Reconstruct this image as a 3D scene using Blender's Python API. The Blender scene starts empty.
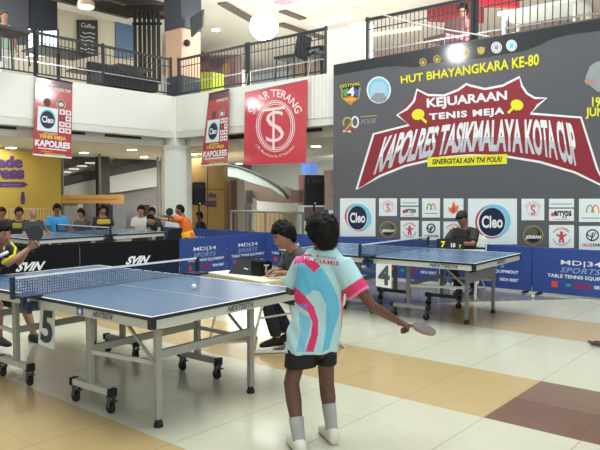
import bpy, bmesh, math, random
from mathutils import Vector, Matrix, noise
from mathutils.geometry import tessellate_polygon
from mathutils.bvhtree import BVHTree
random.seed(4)
V = Vector
SC = bpy.context.scene
COL = SC.collection

# ---------------------------------------------------------------- camera, world, light, exposure
F, PITCH, H = 640.0, 0.0505, 1.53
cam = bpy.data.objects.new('camera', bpy.data.cameras.new('camera'))
COL.objects.link(cam)
cam.location = (0, 0, H)
cam.rotation_euler = (math.pi / 2 - PITCH, 0, 0)
cam.data.sensor_width = 36
cam.data.lens = F / 600 * 36
cam.data.clip_start = 0.05
SC.camera = cam
vs = SC.view_settings
vs.view_transform = 'Standard'
vs.look = 'None'
vs.gamma = 1
vs.use_curve_mapping = False
vs.exposure = 0.2

wd = bpy.data.worlds.new('world')
SC.world = wd
wd.use_nodes = True
wd.node_tree.nodes['Background'].inputs[0].default_value = (0.90, 0.99, 0.98, 1)
wd.node_tree.nodes['Background'].inputs[1].default_value = 0.31


def area(name, loc, target, size, energy, col=(1, 1, 1), shape='SQUARE', size_y=None):
    l = bpy.data.lights.new(name, 'AREA')
    l.shape = shape
    l.size = size
    if size_y:
        l.size_y = size_y
    l.energy = energy
    l.color = col
    o = bpy.data.objects.new(name, l)
    COL.objects.link(o)
    o.location = loc
    d = V(target) - V(loc)
    o.rotation_euler = d.to_track_quat('-Z', 'Y').to_euler()
    return o


# unseen area lights: atrium skylight over the courts, fill from behind the camera
area('skylight', (0.5, 6.5, 9.5), (0.5, 6.5, 0), 7.5, 960, (0.94, 1.0, 0.96))
area('rear_fill', (4, -7, 5), (0, 8, 2.2), 8, 520, (0.93, 1.0, 0.97))

# ---------------------------------------------------------------- frames of reference
_c, _s = math.cos(PITCH), math.sin(PITCH)
FWD, UPV, RGT = V((0, _c, -_s)), V((0, _s, _c)), V((1, 0, 0))
EYE = V((0, 0, H))


def ray(px, py):
    return FWD + RGT * ((px - 300) / F) + UPV * ((225 - py) / F)


def W(px, py, y):
    """point of the photograph's view line at distance y into the hall"""
    d = ray(px, py)
    return EYE + d * (y / d.y)


def G(px, py, z=0.0):
    """point of the view line at height z"""
    d = ray(px, py)
    return EYE + d * ((z - H) / d.z)


def PX(p):
    q = V(p) - EYE
    z = q.dot(FWD)
    return 300 + F * q.dot(RGT) / z, 225 - F * q.dot(UPV) / z


ER = V((0.766, -0.643, 0))      # along the wall with the big banner
EB = V((0.643, 0.766, 0))       # straight back from that wall
CORNER = V((-3.04, 15.6, 0))


def Q(a, b, z=0.0):
    return CORNER + ER * a + EB * b + V((0, 0, z))


class Plane:
    def __init__(s, o, e, n):
        s.o, s.e, s.n = V(o), V(e).normalized(), V(n).normalized()

    def hit(s, px, py, off=0.0):
        d = ray(px, py)
        t = (s.o + s.n * off - EYE).dot(s.n) / d.dot(s.n)
        return EYE + d * t


def planeA(a):   # parallel to the left wall
    return Plane(Q(a, 0), EB, ER)


def planeB(b):   # parallel to the banner wall
    return Plane(Q(0, b), ER, -EB)


# ---------------------------------------------------------------- materials
def lin(c):
    return tuple(((v / 255) / 12.92 if v / 255 <= 0.04045 else ((v / 255 + 0.055) / 1.055) ** 2.4) for v in c) + (1,)


MATS = {}


def mat(name, c=(128, 128, 128), rough=0.5, metal=0.0, emit=0.0, var=0.06, scale=12, bump=0.0, spec=0.5, attr=None, coat=0, crough=0.1):
    if name in MATS:
        return MATS[name]
    m = bpy.data.materials.new(name)
    m.use_nodes = True
    nt = m.node_tree
    b = nt.nodes['Principled BSDF']
    b.inputs['Roughness'].default_value = rough
    b.inputs['Metallic'].default_value = metal
    b.inputs['Specular IOR Level'].default_value = spec
    b.inputs['Coat Weight'].default_value = coat
    b.inputs['Coat Roughness'].default_value = crough
    col = lin(c)
    if attr:
        at = nt.nodes.new('ShaderNodeAttribute')
        at.attribute_name = attr
        nt.links.new(at.outputs['Color'], b.inputs['Base Color'])
    else:
        tc = nt.nodes.new('ShaderNodeTexCoord')
        n = nt.nodes.new('ShaderNodeTexNoise')
        n.inputs['Scale'].default_value = scale
        n.inputs['Detail'].default_value = 3
        nt.links.new(tc.outputs['Object'], n.inputs['Vector'])
        mx = nt.nodes.new('ShaderNodeMix')
        mx.data_type = 'RGBA'
        mx.inputs[6].default_value = tuple(v * (1 - var) for v in col[:3]) + (1,)
        mx.inputs[7].default_value = tuple(min(1, v * (1 + var)) for v in col[:3]) + (1,)
        nt.links.new(n.outputs['Fac'], mx.inputs[0])
        nt.links.new(mx.outputs[2], b.inputs['Base Color'])
        if bump:
            bp = nt.nodes.new('ShaderNodeBump')
            bp.inputs['Strength'].default_value = bump
            bp.inputs['Distance'].default_value = 0.02
            nt.links.new(n.outputs['Fac'], bp.inputs['Height'])
            nt.links.new(bp.outputs['Normal'], b.inputs['Normal'])
    if emit:
        b.inputs['Emission Color'].default_value = col
        b.inputs['Emission Strength'].default_value = emit
    MATS[name] = m
    return m


# ---------------------------------------------------------------- object helpers
def tag(o, label=None, cat=None, group=None, kind=None):
    if label: o['label'] = label
    if cat: o['category'] = cat
    if group: o['group'] = group
    if kind: o['kind'] = kind
    return o


def root_loc(p):
    while p.parent:
        p = p.parent
    return p.location.copy()


def link(name, me, mats, parent=None, smooth=False):
    for m in (mats if isinstance(mats, (list, tuple)) else [mats]):
        me.materials.append(m)
    if smooth:
        me.polygons.foreach_set('use_smooth', [True] * len(me.polygons))
    o = bpy.data.objects.new(name, me)
    COL.objects.link(o)
    if parent:
        o.parent = parent
    return o


def mk(name, bm, mats, parent=None, smooth=False, local=False, base=None):
    """one mesh object; world coordinates unless local"""
    if not local:
        if parent:
            sh = root_loc(parent)
        elif base is not None:
            sh = V(base)
        else:
            lo = [min((v.co[i] for v in bm.verts), default=0) for i in range(3)]
            hi = [max((v.co[i] for v in bm.verts), default=0) for i in range(3)]
            sh = V(((lo[0] + hi[0]) / 2, (lo[1] + hi[1]) / 2, lo[2]))
        bmesh.ops.translate(bm, verts=bm.verts, vec=-sh)
    bmesh.ops.recalc_face_normals(bm, faces=bm.faces)
    me = bpy.data.meshes.new(name)
    bm.to_mesh(me)
    bm.free()
    o = link(name, me, mats, parent, smooth)
    if not local and not parent:
        o.location = sh
    return o


def empty(name, loc, rz=0.0):
    o = bpy.data.objects.new(name, None)
    o.empty_display_size = 0.1
    COL.objects.link(o)
    o.location = loc
    o.rotation_euler = (0, 0, rz)
    return o


def BM():
    return bmesh.new()


def box(bm, c, s, ax=None, mi=0, bev=0.0):
    """box centred c, size s, along axes ax = (x, y, z vectors)"""
    ax = ax or (V((1, 0, 0)), V((0, 1, 0)), V((0, 0, 1)))
    c = V(c)
    vs_ = []
    for k in (-1, 1):
        for j in (-1, 1):
            for i in (-1, 1):
                vs_.append(bm.verts.new(c + ax[0] * (i * s[0] / 2) + ax[1] * (j * s[1] / 2) + ax[2] * (k * s[2] / 2)))
    fs = []
    for f in ((0, 2, 3, 1), (4, 5, 7, 6), (0, 1, 5, 4), (2, 6, 7, 3), (0, 4, 6, 2), (1, 3, 7, 5)):
        q = bm.faces.new([vs_[i] for i in f])
        q.material_index = mi
        fs.append(q)
    if bev:
        es = list({e for f in fs for e in f.edges})
        bmesh.ops.bevel(bm, geom=es, offset=bev, segments=2, affect='EDGES', profile=0.5)


def bar(bm, p, q, w, h=None, up=V((0, 0, 1)), mi=0, bev=0.0):
    """rectangular bar from p to q"""
    p, q = V(p), V(q)
    d = q - p
    L = d.length
    d.normalize()
    if abs(d.dot(up)) > 0.98:
        up = V((1, 0, 0))
    sx = d.cross(up).normalized()
    uz = sx.cross(d).normalized()
    box(bm, (p + q) / 2, (L, w, h or w), (d, sx, uz), mi, bev)


def frame_of(d):
    d = d.normalized()
    up = V((0, 0, 1)) if abs(d.z) < 0.95 else V((1, 0, 0))
    x = d.cross(up).normalized()
    return x, x.cross(d).normalized()


def loft(bm, rings, cap=True, mi=0, closed=False):
    R = [[bm.verts.new(p) for p in r] for r in rings]
    n = len(R[0])
    pairs = list(zip(R, R[1:])) + ([(R[-1], R[0])] if closed else [])
    for a, b in pairs:
        for i in range(n):
            f = bm.faces.new((a[i], a[(i + 1) % n], b[(i + 1) % n], b[i]))
            f.material_index = mi
    if cap and not closed:
        for r in (R[0][::-1], R[-1]):
            f = bm.faces.new(r)
            f.material_index = mi


def ring(c, ax, ay, n=16, pw=2.0):
    out = []
    for i in range(n):
        t = 2 * math.pi * i / n
        ct, st = math.cos(t), math.sin(t)
        out.append(V(c) + V(ax) * (math.copysign(abs(ct) ** (2 / pw), ct)) + V(ay) * (math.copysign(abs(st) ** (2 / pw), st)))
    return out


def tube(bm, pts, rad, n=10, mi=0, round_ends=False, closed=False):
    pts = [V(p) for p in pts]
    if not isinstance(rad, (list, tuple)):
        rad = [rad] * len(pts)
    rad = list(rad)
    if round_ends:
        d0 = (pts[0] - pts[1]).normalized()
        d1 = (pts[-1] - pts[-2]).normalized()
        a = [(pts[0] + d0 * rad[0] * k, rad[0] * math.sqrt(max(0.02, 1 - k * k))) for k in (0.97, 0.8, 0.45)]
        b = [(pts[-1] + d1 * rad[-1] * k, rad[-1] * math.sqrt(max(0.02, 1 - k * k))) for k in (0.45, 0.8, 0.97)]
        pts = [x[0] for x in a] + pts + [x[0] for x in b]
        rad = [x[1] for x in a] + rad + [x[1] for x in b]
    rings = []
    x0 = None
    m = len(pts)
    for i, p in enumerate(pts):
        if closed:
            t = pts[(i + 1) % m] - pts[i - 1]
        else:
            t = pts[min(i + 1, m - 1)] - pts[max(i - 1, 0)]
        if t.length < 1e-9:
            t = V((0, 0, 1))
        t.normalize()
        if x0 is None:
            x0, _ = frame_of(t)
        x0 = (x0 - t * x0.dot(t)).normalized()
        rings.append(ring(p, x0 * rad[i], t.cross(x0) * rad[i], n))
    loft(bm, rings, True, mi, closed)


def cyl(bm, p, q, r, n=14, mi=0, r2=None):
    tube(bm, [p, q], [r, r if r2 is None else r2], n, mi)


def ball(bm, c, r, nu=14, nv=9, mi=0, M=None):
    """ellipsoid, radii r (number or triple)"""
    r = r if isinstance(r, (tuple, list)) else (r, r, r)
    rs = []
    for j in range(nv + 1):
        ph = math.pi * (j + (0.08 if j == 0 else -0.08 if j == nv else 0)) / nv
        rr = []
        for i in range(nu):
            t = 2 * math.pi * i / nu
            p = V((r[0] * math.sin(ph) * math.cos(t), r[1] * math.sin(ph) * math.sin(t), r[2] * math.cos(ph)))
            rr.append(V(c) + (M @ p if M else p))
        rs.append(rr)
    loft(bm, rs, True, mi)


def prism(bm, poly, ext, mi=0):
    """closed polygon (3-D points) extruded by vector ext"""
    a = [bm.verts.new(V(p)) for p in poly]
    b = [bm.verts.new(V(p) + V(ext)) for p in poly]
    n = len(poly)
    tris = tessellate_polygon([[V(p) for p in poly]])
    for t in tris:
        for L in (a, b):
            try:
                f = bm.faces.new([L[i] for i in t])
                f.material_index = mi
            except ValueError:
                pass
    for i in range(n):
        f = bm.faces.new((a[i], a[(i + 1) % n], b[(i + 1) % n], b[i]))
        f.material_index = mi


def remesh(bm, voxel, smooth=3, fn=None):
    me = bpy.data.meshes.new('t')
    bmesh.ops.recalc_face_normals(bm, faces=bm.faces)
    bm.to_mesh(me)
    bm.free()
    o = bpy.data.objects.new('t', me)
    COL.objects.link(o)
    r = o.modifiers.new('r', 'REMESH')
    r.mode = 'VOXEL'
    r.voxel_size = voxel
    if smooth:
        s = o.modifiers.new('s', 'SMOOTH')
        s.iterations = smooth
        s.factor = 0.5
    dg = bpy.context.evaluated_depsgraph_get()
    m2 = bpy.data.meshes.new_from_object(o.evaluated_get(dg))
    bpy.data.objects.remove(o)
    bpy.data.meshes.remove(me)
    out = BM()
    out.from_mesh(m2)
    bpy.data.meshes.remove(m2)
    return out


def copy_tree(o, parent=None):
    c = o.copy()
    COL.objects.link(c)
    c.parent = parent
    for ch in o.children:
        copy_tree(ch, c)
    return c


# ---------------------------------------------------------------- lettering and flat printed art
_txt = {}


def text2d(s, bold=0.0, shear=0.0, sp=1.0, cut=None):
    k = (s, bold, shear, sp, cut)
    if k not in _txt:
        cu = bpy.data.curves.new('t', 'FONT')
        cu.body = s
        cu.offset = bold
        cu.shear = shear
        cu.space_character = sp
        cu.resolution_u = 3
        o = bpy.data.objects.new('t', cu)
        COL.objects.link(o)
        dg = bpy.context.evaluated_depsgraph_get()
        me = bpy.data.meshes.new_from_object(o.evaluated_get(dg))
        vsx = [v.co.copy() for v in me.vertices]
        fs = [tuple(p.vertices) for p in me.polygons]
        bpy.data.objects.remove(o)
        bpy.data.curves.remove(cu)
        bpy.data.meshes.remove(me)
        x0 = min(v.x for v in vsx); x1 = max(v.x for v in vsx)
        y0 = min(v.y for v in vsx); y1 = max(v.y for v in vsx)
        pts = [((v.x - x0) / (x1 - x0), (v.y - y0) / (y1 - y0)) for v in vsx]
        if cut:
            b_ = bmesh.new()
            bv = [b_.verts.new((x, y, 0)) for x, y in pts]
            for f in fs:
                try: b_.faces.new([bv[i] for i in f])
                except ValueError: pass
            bmesh.ops.bisect_plane(b_, geom=b_.verts[:] + b_.edges[:] + b_.faces[:], plane_co=(0, cut, 0), plane_no=(0, 1, 0))
            b_.verts.index_update()
            pts = [(v.co.x, v.co.y) for v in b_.verts]
            fs = [tuple(v.index for v in f.verts) for f in b_.faces]
            b_.free()
        _txt[k] = (pts, fs)
    return _txt[k]


class Art:
    """flat print on a surface; to3(x, y, off) maps drawing coordinates to space"""
    def __init__(s, to3, unit=0.0015):
        s.to3, s.bm, s.mats, s.unit = to3, BM(), [], unit

    def mi(s, m):
        if m not in s.mats:
            s.mats.append(m)
        return s.mats.index(m)

    def poly(s, pts, m, layer=1):
        vv = [s.bm.verts.new(s.to3(x, y, layer * s.unit)) for x, y in pts]
        i = s.mi(m)
        for t in tessellate_polygon([[V((x, y, 0)) for x, y in pts]]):
            try:
                f = s.bm.faces.new([vv[k] for k in t])
                f.material_index = i
            except ValueError:
                pass

    def rect(s, x0, y0, x1, y1, m, layer=1):
        s.poly([(x0, y0), (x1, y0), (x1, y1), (x0, y1)], m, layer)

    def disc(s, x, y, rx, ry, m, layer=1, rot=0.0, n=28):
        c, sn = math.cos(rot), math.sin(rot)
        s.poly([(x + rx * math.cos(t) * c - ry * math.sin(t) * sn, y + rx * math.cos(t) * sn + ry * math.sin(t) * c)
                for t in [2 * math.pi * i / n for i in range(n)]], m, layer)

    def line(s, pts, w, m, layer=1, closed=False):
        n = len(pts)
        i = s.mi(m)
        L = []
        for k, (x, y) in enumerate(pts):
            if closed:
                a, b = pts[k - 1], pts[(k + 1) % n]
            else:
                a, b = pts[max(k - 1, 0)], pts[min(k + 1, n - 1)]
            dx, dy = b[0] - a[0], b[1] - a[1]
            q = math.hypot(dx, dy) or 1
            nx, ny = -dy / q * w / 2, dx / q * w / 2
            L.append((s.bm.verts.new(s.to3(x + nx, y + ny, layer * s.unit)), s.bm.verts.new(s.to3(x - nx, y - ny, layer * s.unit))))
        for k in range(n if closed else n - 1):
            a, b = L[k], L[(k + 1) % n]
            f = s.bm.faces.new((a[0], a[1], b[1], b[0]))
            f.material_index = i

    def circ(s, x, y, rx, ry, w, m, layer=1, a0=0.0, a1=360.0, n=36):
        full = a1 - a0 >= 360
        pts = [(x + rx * math.cos(math.radians(a0 + (a1 - a0) * i / n)), y + ry * math.sin(math.radians(a0 + (a1 - a0) * i / n))) for i in range(n if full else n + 1)]
        s.line(pts, w, m, layer, full)

    def text(s, st, quad, m, layer=2, bold=0.0, shear=0.0, sp=1.0, fn=None, cut=None, m2=None):
        """quad = corners TL, TR, BR, BL in drawing coordinates, or fn(s, t)"""
        vv, fs = text2d(st, bold, shear, sp, cut)
        i = s.mi(m)
        i2 = s.mi(m2) if m2 else i
        out = []
        for a, b in vv:
            if fn:
                x, y = fn(a, b)
            else:
                (x0, y0), (x1, y1), (x2, y2), (x3, y3) = quad
                x = (x3 * (1 - a) + x2 * a) * (1 - b) + (x0 * (1 - a) + x1 * a) * b
                y = (y3 * (1 - a) + y2 * a) * (1 - b) + (y0 * (1 - a) + y1 * a) * b
            out.append(s.bm.verts.new(s.to3(x, y, layer * s.unit)))
        for f in fs:
            try:
                q = s.bm.faces.new([out[k] for k in f])
                q.material_index = i2 if cut and sum(vv[k][1] for k in f) / len(f) < cut else i
            except ValueError:
                pass

    def trect(s, st, x0, y0, x1, y1, m, layer=2, **k):
        s.text(st, [(x0, y0), (x1, y0), (x1, y1), (x0, y1)], m, layer, **k)

    def arc_text(s, st, cx, cy, rx, ry, a0, a1, h, m, layer=2, bold=0.01, inside=False):
        """letters along an ellipse, angle in degrees counter-clockwise from +x, y down"""
        def fn(a, b):
            t = math.radians(a0 + (a1 - a0) * a)
            k = (1 - b) * h if inside else b * h
            return cx + (rx + k) * math.cos(t), cy - (ry + k) * math.sin(t)
        s.text(st, None, m, layer, bold, fn=fn)

    def done(s, name, parent, local=False):
        if not s.bm.verts:
            s.bm.free()
            return None
        return mk(name, s.bm, s.mats, parent, local=local)

# ================================================================ SETTING
def floor_material():
    m = bpy.data.materials.new('polished_tiles')
    m.use_nodes = True
    nt = m.node_tree
    N, L = nt.nodes, nt.links
    b = N['Principled BSDF']
    tc = N.new('ShaderNodeTexCoord')

    def vm(op, a, vec):
        n = N.new('ShaderNodeVectorMath'); n.operation = op
        L.new(a, n.inputs[0]); n.inputs[1].default_value = vec
        return n.outputs['Value'] if op == 'DOT_PRODUCT' else n.outputs[0]

    def ma(op, a, v=None):
        n = N.new('ShaderNodeMath'); n.operation = op
        for i, x in enumerate((a, v)):
            if x is None: continue
            if isinstance(x, (int, float)): n.inputs[i].default_value = x
            else: L.new(x, n.inputs[i])
        return n.outputs[0]

    def mix(f, c1, c2):
        n = N.new('ShaderNodeMix'); n.data_type = 'RGBA'
        if isinstance(f, float): n.inputs[0].default_value = f
        else: L.new(f, n.inputs[0])
        for k, c in ((6, c1), (7, c2)):
            if isinstance(c, tuple): n.inputs[k].default_value = c
            else: L.new(c, n.inputs[k])
        return n.outputs[2]
    P = tc.outputs['Object']
    a = ma('DIVIDE', ma('SUBTRACT', vm('DOT_PRODUCT', P, (-0.766, 0.643, 0)), 1.80), 0.632)
    bb = ma('DIVIDE', ma('SUBTRACT', vm('DOT_PRODUCT', P, (0.643, 0.766, 0)), 4.09), 0.553)
    i, j = ma('FLOOR', a), ma('FLOOR', bb)
    m5 = ma('SUBTRACT', j, ma('MULTIPLY', ma('FLOOR', ma('DIVIDE', j, 5.0)), 5.0))
    tan = ma('LESS_THAN', m5, 1.5)
    brn = ma('MULTIPLY', ma('MULTIPLY', ma('LESS_THAN', i, -0.5), ma('GREATER_THAN', i, -2.5)),
             ma('MULTIPLY', ma('LESS_THAN', j, 1.5), ma('GREATER_THAN', j, -0.5)))
    cmb = N.new('ShaderNodeCombineXYZ')
    L.new(i, cmb.inputs[0]); L.new(j, cmb.inputs[1])
    wn = N.new('ShaderNodeTexWhiteNoise'); L.new(cmb.outputs[0], wn.inputs['Vector'])
    ns = N.new('ShaderNodeTexNoise'); ns.inputs['Scale'].default_value = 3.5; ns.inputs['Detail'].default_value = 5
    L.new(P, ns.inputs['Vector'])
    cream = mix(ns.outputs['Fac'], lin((196, 194, 174)), lin((208, 206, 186)))
    tanc = mix(ns.outputs['Fac'], lin((186, 158, 110)), lin((196, 169, 122)))
    brc = mix(ns.outputs['Fac'], lin((104, 72, 62)), lin((118, 84, 72)))
    c = mix(brn, mix(tan, cream, tanc), brc)
    c = mix(ma('MULTIPLY', wn.outputs['Value'], 0.16), c, lin((190, 178, 145)))
    # darker grey area of the floor along the banner
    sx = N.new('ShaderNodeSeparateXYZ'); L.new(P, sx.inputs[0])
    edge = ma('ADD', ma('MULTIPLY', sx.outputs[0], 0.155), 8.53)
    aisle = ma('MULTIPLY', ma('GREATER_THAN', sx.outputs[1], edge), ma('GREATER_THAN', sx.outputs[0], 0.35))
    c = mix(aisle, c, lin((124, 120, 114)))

    def near(v, w):
        fr = ma('FRACT', v)
        return ma('LESS_THAN', ma('SUBTRACT', 0.5, ma('ABSOLUTE', ma('SUBTRACT', fr, 0.5))), w)
    g = ma('MAXIMUM', near(a, 0.006), ma('MULTIPLY', near(bb, 0.005), 0.45))
    c = mix(ma('MULTIPLY', g, 0.5), c, lin((120, 112, 92)))
    L.new(c, b.inputs['Base Color'])
    b.inputs['Roughness'].default_value = 0.19
    b.inputs['Specular IOR Level'].default_value = 0.5
    return m


wall_white = mat('white_plaster', (238, 238, 232), 0.7, var=0.03, scale=2)
band_white = mat('band_plaster', (222, 222, 214), 0.7, var=0.03, scale=2)
soffit_m = mat('soffit_board', (236, 234, 226), 0.75, var=0.03, scale=2)
upceil = mat('upper_ceiling', (226, 222, 214), 0.8, var=0.04, scale=1)
dark_steel = mat('dark_painted_steel', (52, 54, 58), 0.45, 0.3)
black_pl = mat('black_plastic', (26, 27, 30), 0.5)
white_pl = mat('white_plastic', (236, 236, 232), 0.45)
lamp_w = mat('lit_lamp', (255, 250, 236), 0.4, emit=14)
lamp_o = mat('lit_warm_tube', (255, 214, 160), 0.4, emit=4)
cream_wall = mat('cream_wall', (204, 194, 174), 0.75, var=0.04, scale=2)
shop_dark = mat('shop_interior', (134, 130, 134), 0.7, var=0.25, scale=2)
lt_steel = mat('light_grey_steel', (172, 174, 168), 0.4, 0.25)
chrome = mat('chrome_steel', (196, 198, 200), 0.25, 0.8)

bm = BM()
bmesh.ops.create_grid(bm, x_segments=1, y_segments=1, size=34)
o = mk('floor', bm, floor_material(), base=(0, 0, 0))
tag(o, kind='structure')


def lslab(name, d, z0, z1, m, far=11.0):
    """L-shaped slab behind both walls, its edge set back by d"""
    poly = [Q(-d, -9.5, z0), Q(-d, d, z0), Q(11, d, z0), Q(11, far, z0), Q(-far, far, z0), Q(-far, -9.5, z0)]
    b_ = BM()
    prism(b_, poly, (0, 0, z1 - z0))
    return tag(mk(name, b_, m), kind='structure')


lslab('trim_1', 0.0, 3.0, 3.85, wall_white)          # fascia of the upper gallery
lslab('trim_2', 0.35, 2.66, 3.0, soffit_m)           # lower band and the soffit under it
lslab('ceiling', 0.25, 6.8, 7.0, upceil)

# thin lip under the fascia
for nm, p, q in (('trim_3', Q(-0.16, -9.5, 2.93), Q(-0.16, 0.16, 2.93)), ('trim_4', Q(-0.16, 0.16, 2.93), Q(11, 0.16, 2.93))):
    b_ = BM()
    bar(b_, p, q, 0.3, 0.16)
    tag(mk(nm, b_, band_white), kind='structure')

# corner pillar: an eight-sided shaft and its upper part
b_ = BM()
pc = Q(-0.28, 0.28)
loft(b_, [ring(pc + V((0, 0, z)), ER * r, EB * r, 8) for z, r in ((0, 0.37), (2.55, 0.37), (2.68, 0.43))])
tag(mk('pillar_trim', b_, wall_white), kind='structure')
b_ = BM()
bar(b_, Q(-0.12, 0.12, 2.66), Q(-0.12, 0.12, 3.84), 0.34, 0.34, up=ER)
tag(mk('pillar_upper_trim', b_, wall_white), kind='structure')
# square upper column: tan cladding below, dark above
b_ = BM(); bar(b_, Q(-0.55, 0.75, 4.45), Q(-0.55, 0.75, 5.62), 0.62, 0.62, up=ER)
tag(mk('column_cladding_trim', b_, mat('tan_cladding', (203, 164, 136), 0.5)), kind='structure')
b_ = BM(); bar(b_, Q(-0.55, 0.75, 5.62), Q(-0.55, 0.75, 6.8), 0.66, 0.66, up=ER); bar(b_, Q(-0.55, 0.75, 3.85), Q(-0.55, 0.75, 4.45), 0.6, 0.6, up=ER)
tag(mk('column_head_trim', b_, mat('dark_cladding', (44, 52, 64), 0.5)), kind='structure')

# parapet block between the two railings on the banner wall
PB0 = planeB(0.0)
b_ = BM()
x0 = PB0.hit(326, 60); x1 = PB0.hit(362, 60)
for (p, q, zt, w) in ((x0, x0.lerp(x1, 0.48), 4.69, 0.34), (x0.lerp(x1, 0.48), x0.lerp(x1, 0.62), 4.62, 0.30), (x0.lerp(x1, 0.62), x1, 4.72, 0.34)):
    m_ = (p + q) / 2; m_.z = (3.7 + zt) / 2
    box(b_, m_ + EB * 0.2, ((q - p).length, w, zt - 3.7), (ER, EB, V((0, 0, 1))))
tag(mk('parapet_trim', b_, wall_white), kind='structure')
# shallow vertical ribs on the fascia beside it
b_ = BM()
for k in range(7):
    p = PB0.hit(308 + k * 3.6, 95); p.z = 3.42
    box(b_, p, (0.03, 0.02, 0.82), (ER, EB, V((0, 0, 1))))
tag(mk('fascia_rib_trim', b_, band_white), kind='structure')

# back walls of the ground floor and of the gallery
def wallbox(name, p, q, z0, z1, m, th=0.12):
    b_ = BM()
    p, q = V(p), V(q)
    bar(b_, V((p.x, p.y, (z0 + z1) / 2)), V((q.x, q.y, (z0 + z1) / 2)), th, z1 - z0)
    return tag(mk(name, b_, m), kind='structure')


wallbox('wall_left', Q(-6.2, -9.5), Q(-6.2, 9.0), 0, 2.66, shop_dark)
wallbox('wall_back', Q(-6.2, 9.0), Q(11, 9.0), 0, 2.66, mat('pale_back_wall', (212, 220, 222), 0.7, var=0.06, scale=1))
wallbox('wall_upper_left', Q(-5.0, -9.5), Q(-5.0, 3.5), 3.85, 6.8, cream_wall)
wallbox('wall_upper_back', Q(-5.0, 10.2), Q(11, 10.2), 3.85, 6.8, mat('upper_back_wall', (180, 158, 150), 0.7, var=0.08, scale=1))
wallbox('wall_upper_side', Q(9.6, 0.9), Q(9.6, 10.2), 3.85, 6.8, mat('upper_side_wall', (168, 150, 142), 0.7, var=0.05, scale=1))

# ---- things fixed to the setting
PA_band, PB_band = planeA(-0.34), planeB(0.34)
for k, (pl, x0, x1, yc, lab) in enumerate((
        (PA_band, -8, 16, 122, 'dark air grille in the left band at the edge of the picture'),
        (PA_band, 70, 85, 129.5, 'dark air grille just right of the red sponsor banner'),
        (PA_band, 105, 141, 134.5, 'long dark air grille in the left band beside the corner pillar'),
        (PB_band, 228, 246, 136, 'dark air grille between the narrow banner and the square red banner'),
        (PB_band, 307, 322, 128.5, 'dark air grille under the white parapet block'))):
    p, q = pl.hit(x0, yc), pl.hit(x1, yc)
    z = (p.z + q.z) / 2
    z = min(max(z, 2.74), 2.86)
    p.z = q.z = z
    nn = pl.n
    b_ = BM(); bar(b_, p, q, 0.03, 0.13)
    t = mk('air_grille', b_, mat('grille_black', (50, 50, 50), 0.7))
    tag(t, lab, 'air vent', 'air grilles of the gallery band')
    b_ = BM()
    for s_ in range(4):
        dz = V((0, 0, -0.045 + s_ * 0.03))
        bar(b_, p + dz + nn * 0.02, q + dz + nn * 0.02, 0.012, 0.006)
    mk('louvre_blades', b_, mat('grille_grey', (92, 92, 90), 0.6), t)

DL = [(11, 147, 'far left over the yellow hoarding'), (84, 152, 'right of the hanging red banner'), (132, 149, 'left of the corner pillar, nearer one'),
      (144, 156.5, 'left of the corner pillar, farther one'), (193, 153.5, 'right of the corner pillar, nearer one'), (195.5, 160.5, 'above the left loudspeaker'),
      (239, 163, 'below the narrow hanging banner'), (268, 167.5, 'below the square red banner, left one'), (279, 166, 'below the square red banner, right one'), (316, 145.5, 'between the red banner and the large grey banner')]
for px, py, lab in DL:
    p = G(px, py, 2.655)
    b_ = BM(); cyl(b_, p, p + V((0, 0, -0.02)), 0.15, 20)
    t = mk('downlight', b_, white_pl)
    tag(t, 'round lit downlight in the soffit ' + lab, 'ceiling light', 'downlights of the soffit')
    b_ = BM(); cyl(b_, p + V((0, 0, -0.018)), p + V((0, 0, -0.032)), 0.115, 18)
    mk('lens', b_, lamp_w, t)

# ---------------------------------------------------------------- gallery railings
bal_me = None


def railing(p, q, label, n, group='steel railings of the upper gallery', ends=(True, True)):
    """one bay of railing from p to q on the gallery edge, z from 3.85"""
    global bal_me
    p, q = V(p), V(q)
    g_ = (q - p).normalized() * 0.004
    p, q = p + g_, q - g_
    t = empty('railing', p)
    tag(t, label, 'railing', group)
    d = (q - p); L = d.length; d.normalize()
    Z = V((0, 0, 1))
    for nm, z, w, m in (('top_rail', 0.88, 0.05, dark_steel), ('middle_rail', 0.30, 0.022, chrome), ('upper_rail', 0.70, 0.016, dark_steel), ('bottom_rail', 0.07, 0.03, dark_steel)):
        b_ = BM(); bar(b_, p + Z * z, q + Z * z, w, w)
        mk(nm, b_, m, t)
    for s_ in (0, 1):
        if ends[s_]:
            c_ = p + d * (0.032 if s_ == 0 else L - 0.032)
            b_ = BM(); bar(b_, c_, c_ + Z * 0.93, 0.06, 0.06)
            mk('post', b_, dark_steel, t)
    if bal_me is None:
        b_ = BM(); bar(b_, V((0, 0, 0.06)), V((0, 0, 0.87)), 0.0135, 0.0135)
        bal_me = mk('baluster', b_, dark_steel, t, local=True)
        first = bal_me
    else:
        first = None
    for k in range(n):
        c_ = p + d * (L * (k + 1) / (n + 1)) - p
        if first is not None and k == 0:
            o = first
        else:
            o = bal_me.copy(); COL.objects.link(o); o.parent = t
        o.location = c_


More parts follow.
